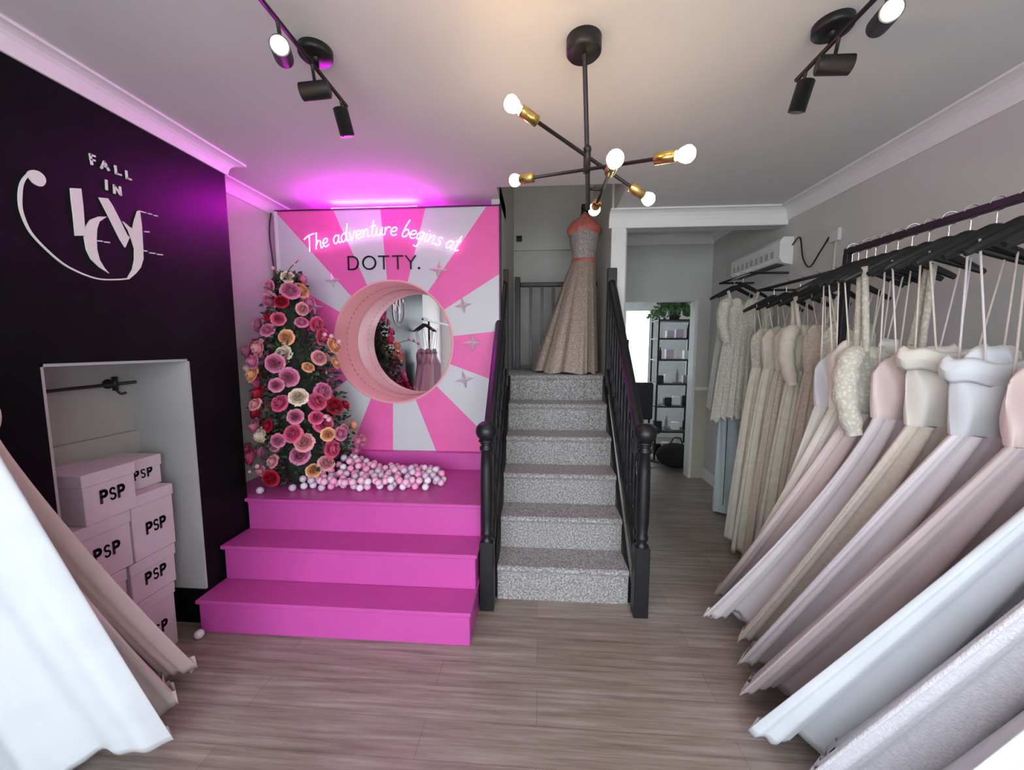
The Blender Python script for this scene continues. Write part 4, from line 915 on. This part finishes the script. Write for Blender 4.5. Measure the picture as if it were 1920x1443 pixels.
seq = [('box', 'black'), ('box', 'white'), ('bottle', 'white'), ('box', 'grey'), ('box', 'black'), ('bottle', 'grey'), ('box', 'white'), ('bottle', 'black'), ('bottle', 'white'), ('box', 'black'), ('box', 'white'), ('box', 'black'), ('box', 'black'), ('box', 'white'), ('bottle', 'grey'), ('box', 'grey'), ('bottle', 'black'), ('box', 'lilac'), ('bottle', 'white'), ('box', 'white'), ('bottle', 'white'), ('box', 'lilac'), ('box', 'lilac'), ('bottle', 'black')]
for i, (kd, cl) in enumerate(seq):
    s_, q = divmod(i, 4); x = xs0+0.07+q*0.118
    o = bpy.data.objects.new('bottle' if kd == 'bottle' else 'small_box', (BT if kd == 'bottle' else CRM)[cl]); COL.objects.link(o); o.location = (x, 5.34, SZ[s_]+0.0065)
    o.scale = (0.8, 0.8, 1.0+0.15*(i % 3)); tag(o, '%s %s at the %s of the %s shelf up in the black shelving' % (cl, 'bottle' if kd == 'bottle' else 'box', pos[q], sn[s_]), kd, 'goods on the black shelving')
pp = thing('potted_plant', 'trailing green plant in a dark pot on top of the black shelving', 'plant', (1.80, 5.35, 1.907))
MB().lathe([(0, 1.907), (0.06, 1.907), (0.085, 2.03), (0.085, 2.045), (0.075, 2.045), (0.07, 2.0), (0, 2.0)], (1.80, 5.35, 0), 18).build('pot', mat('dark_pot', (0.06, 0.04, 0.06), 0.5), pp)
lf = MB(); R = random.Random(8)
for j in range(34):
    a = R.uniform(0, 2*pi); L = R.uniform(0.14, 0.36); sg = smooth_path([(1.80, 5.35, 2.03), (1.80+0.5*L*cos(a), 5.35+0.35*L*sin(a), 2.03+0.25*L+0.04), (1.80+L*cos(a), 5.35+0.6*L*sin(a), 2.03-0.25*L)], 5)
    lf.tube(sg, 0.003, 4)
    for p in sg[2:]:
        for _ in range(3): leaf(p, Vector((cos(a)+R.uniform(-.6, .6), sin(a)*.5+R.uniform(-.6, .6), R.uniform(-.5, .5))), 0.05, 0.014)
o = lf.build('foliage', mat('house_plant_leaf', (0.10, 0.19, 0.06), 0.5, noise=(20, 0.4)), pp); o['kind'] = 'stuff'
# chair
chh = thing('office_chair', 'black padded chair in the far room behind the right balustrade', 'chair', (1.33, 5.0, 0))
MB().bbox((1.13, 4.86, 0.46), (1.53, 5.22, 0.53), 0.02).build('seat', M_black, chh)
MB().bbox((1.14, 5.19, 0.58), (1.52, 5.25, 1.08), 0.02).build('backrest', M_black, chh)
MB().cyl((1.33, 5.04, 0.08), (1.33, 5.04, 0.46), 0.025).build('column', M_black, chh)
for k in range(5):
    a = 2*pi*k/5; MB().tube([(1.33, 5.04, 0.10), (1.33+0.24*cos(a), 5.04+0.24*sin(a), 0.045)], [0.02, 0.012], 8).build('leg', M_black, chh)
MB().box((1.31, 5.2, 0.5), (1.35, 5.215, 0.62)).build('back_support', M_black, chh)
pf = thing('floor_pouf', 'round black soft bag slumped on the floor before the shelving', 'bag', (1.80, 5.0, 0))
MB().sphere((1.76, 4.98, 0.16), 0.24, 24, 14, (1.0, 0.8, 0.66)).build('bag_body', mat('black_fur', (0.01, 0.01, 0.01), 0.9, bump=(40, 1.0)), pf)
MB().tube(smooth_path([(1.68, 4.96, 0.29), (1.72, 4.95, 0.39), (1.80, 4.95, 0.39), (1.84, 4.96, 0.29)]), 0.008, 8).build('handle', M_black, pf)
wm = thing('wall_screen', 'small black screen on the white far room wall, seen past the balustrade', 'screen', (1.16, 6.0, 1.55))
MB().bbox((1.05, 5.98, 1.47), (1.36, 6.01, 1.66), 0.004).build('screen_frame', M_black, wm); MB().cyl((1.2, 6.0, 0.0), (1.2, 6.0, 1.5), 0.02).build('floor_pole', M_black, wm)
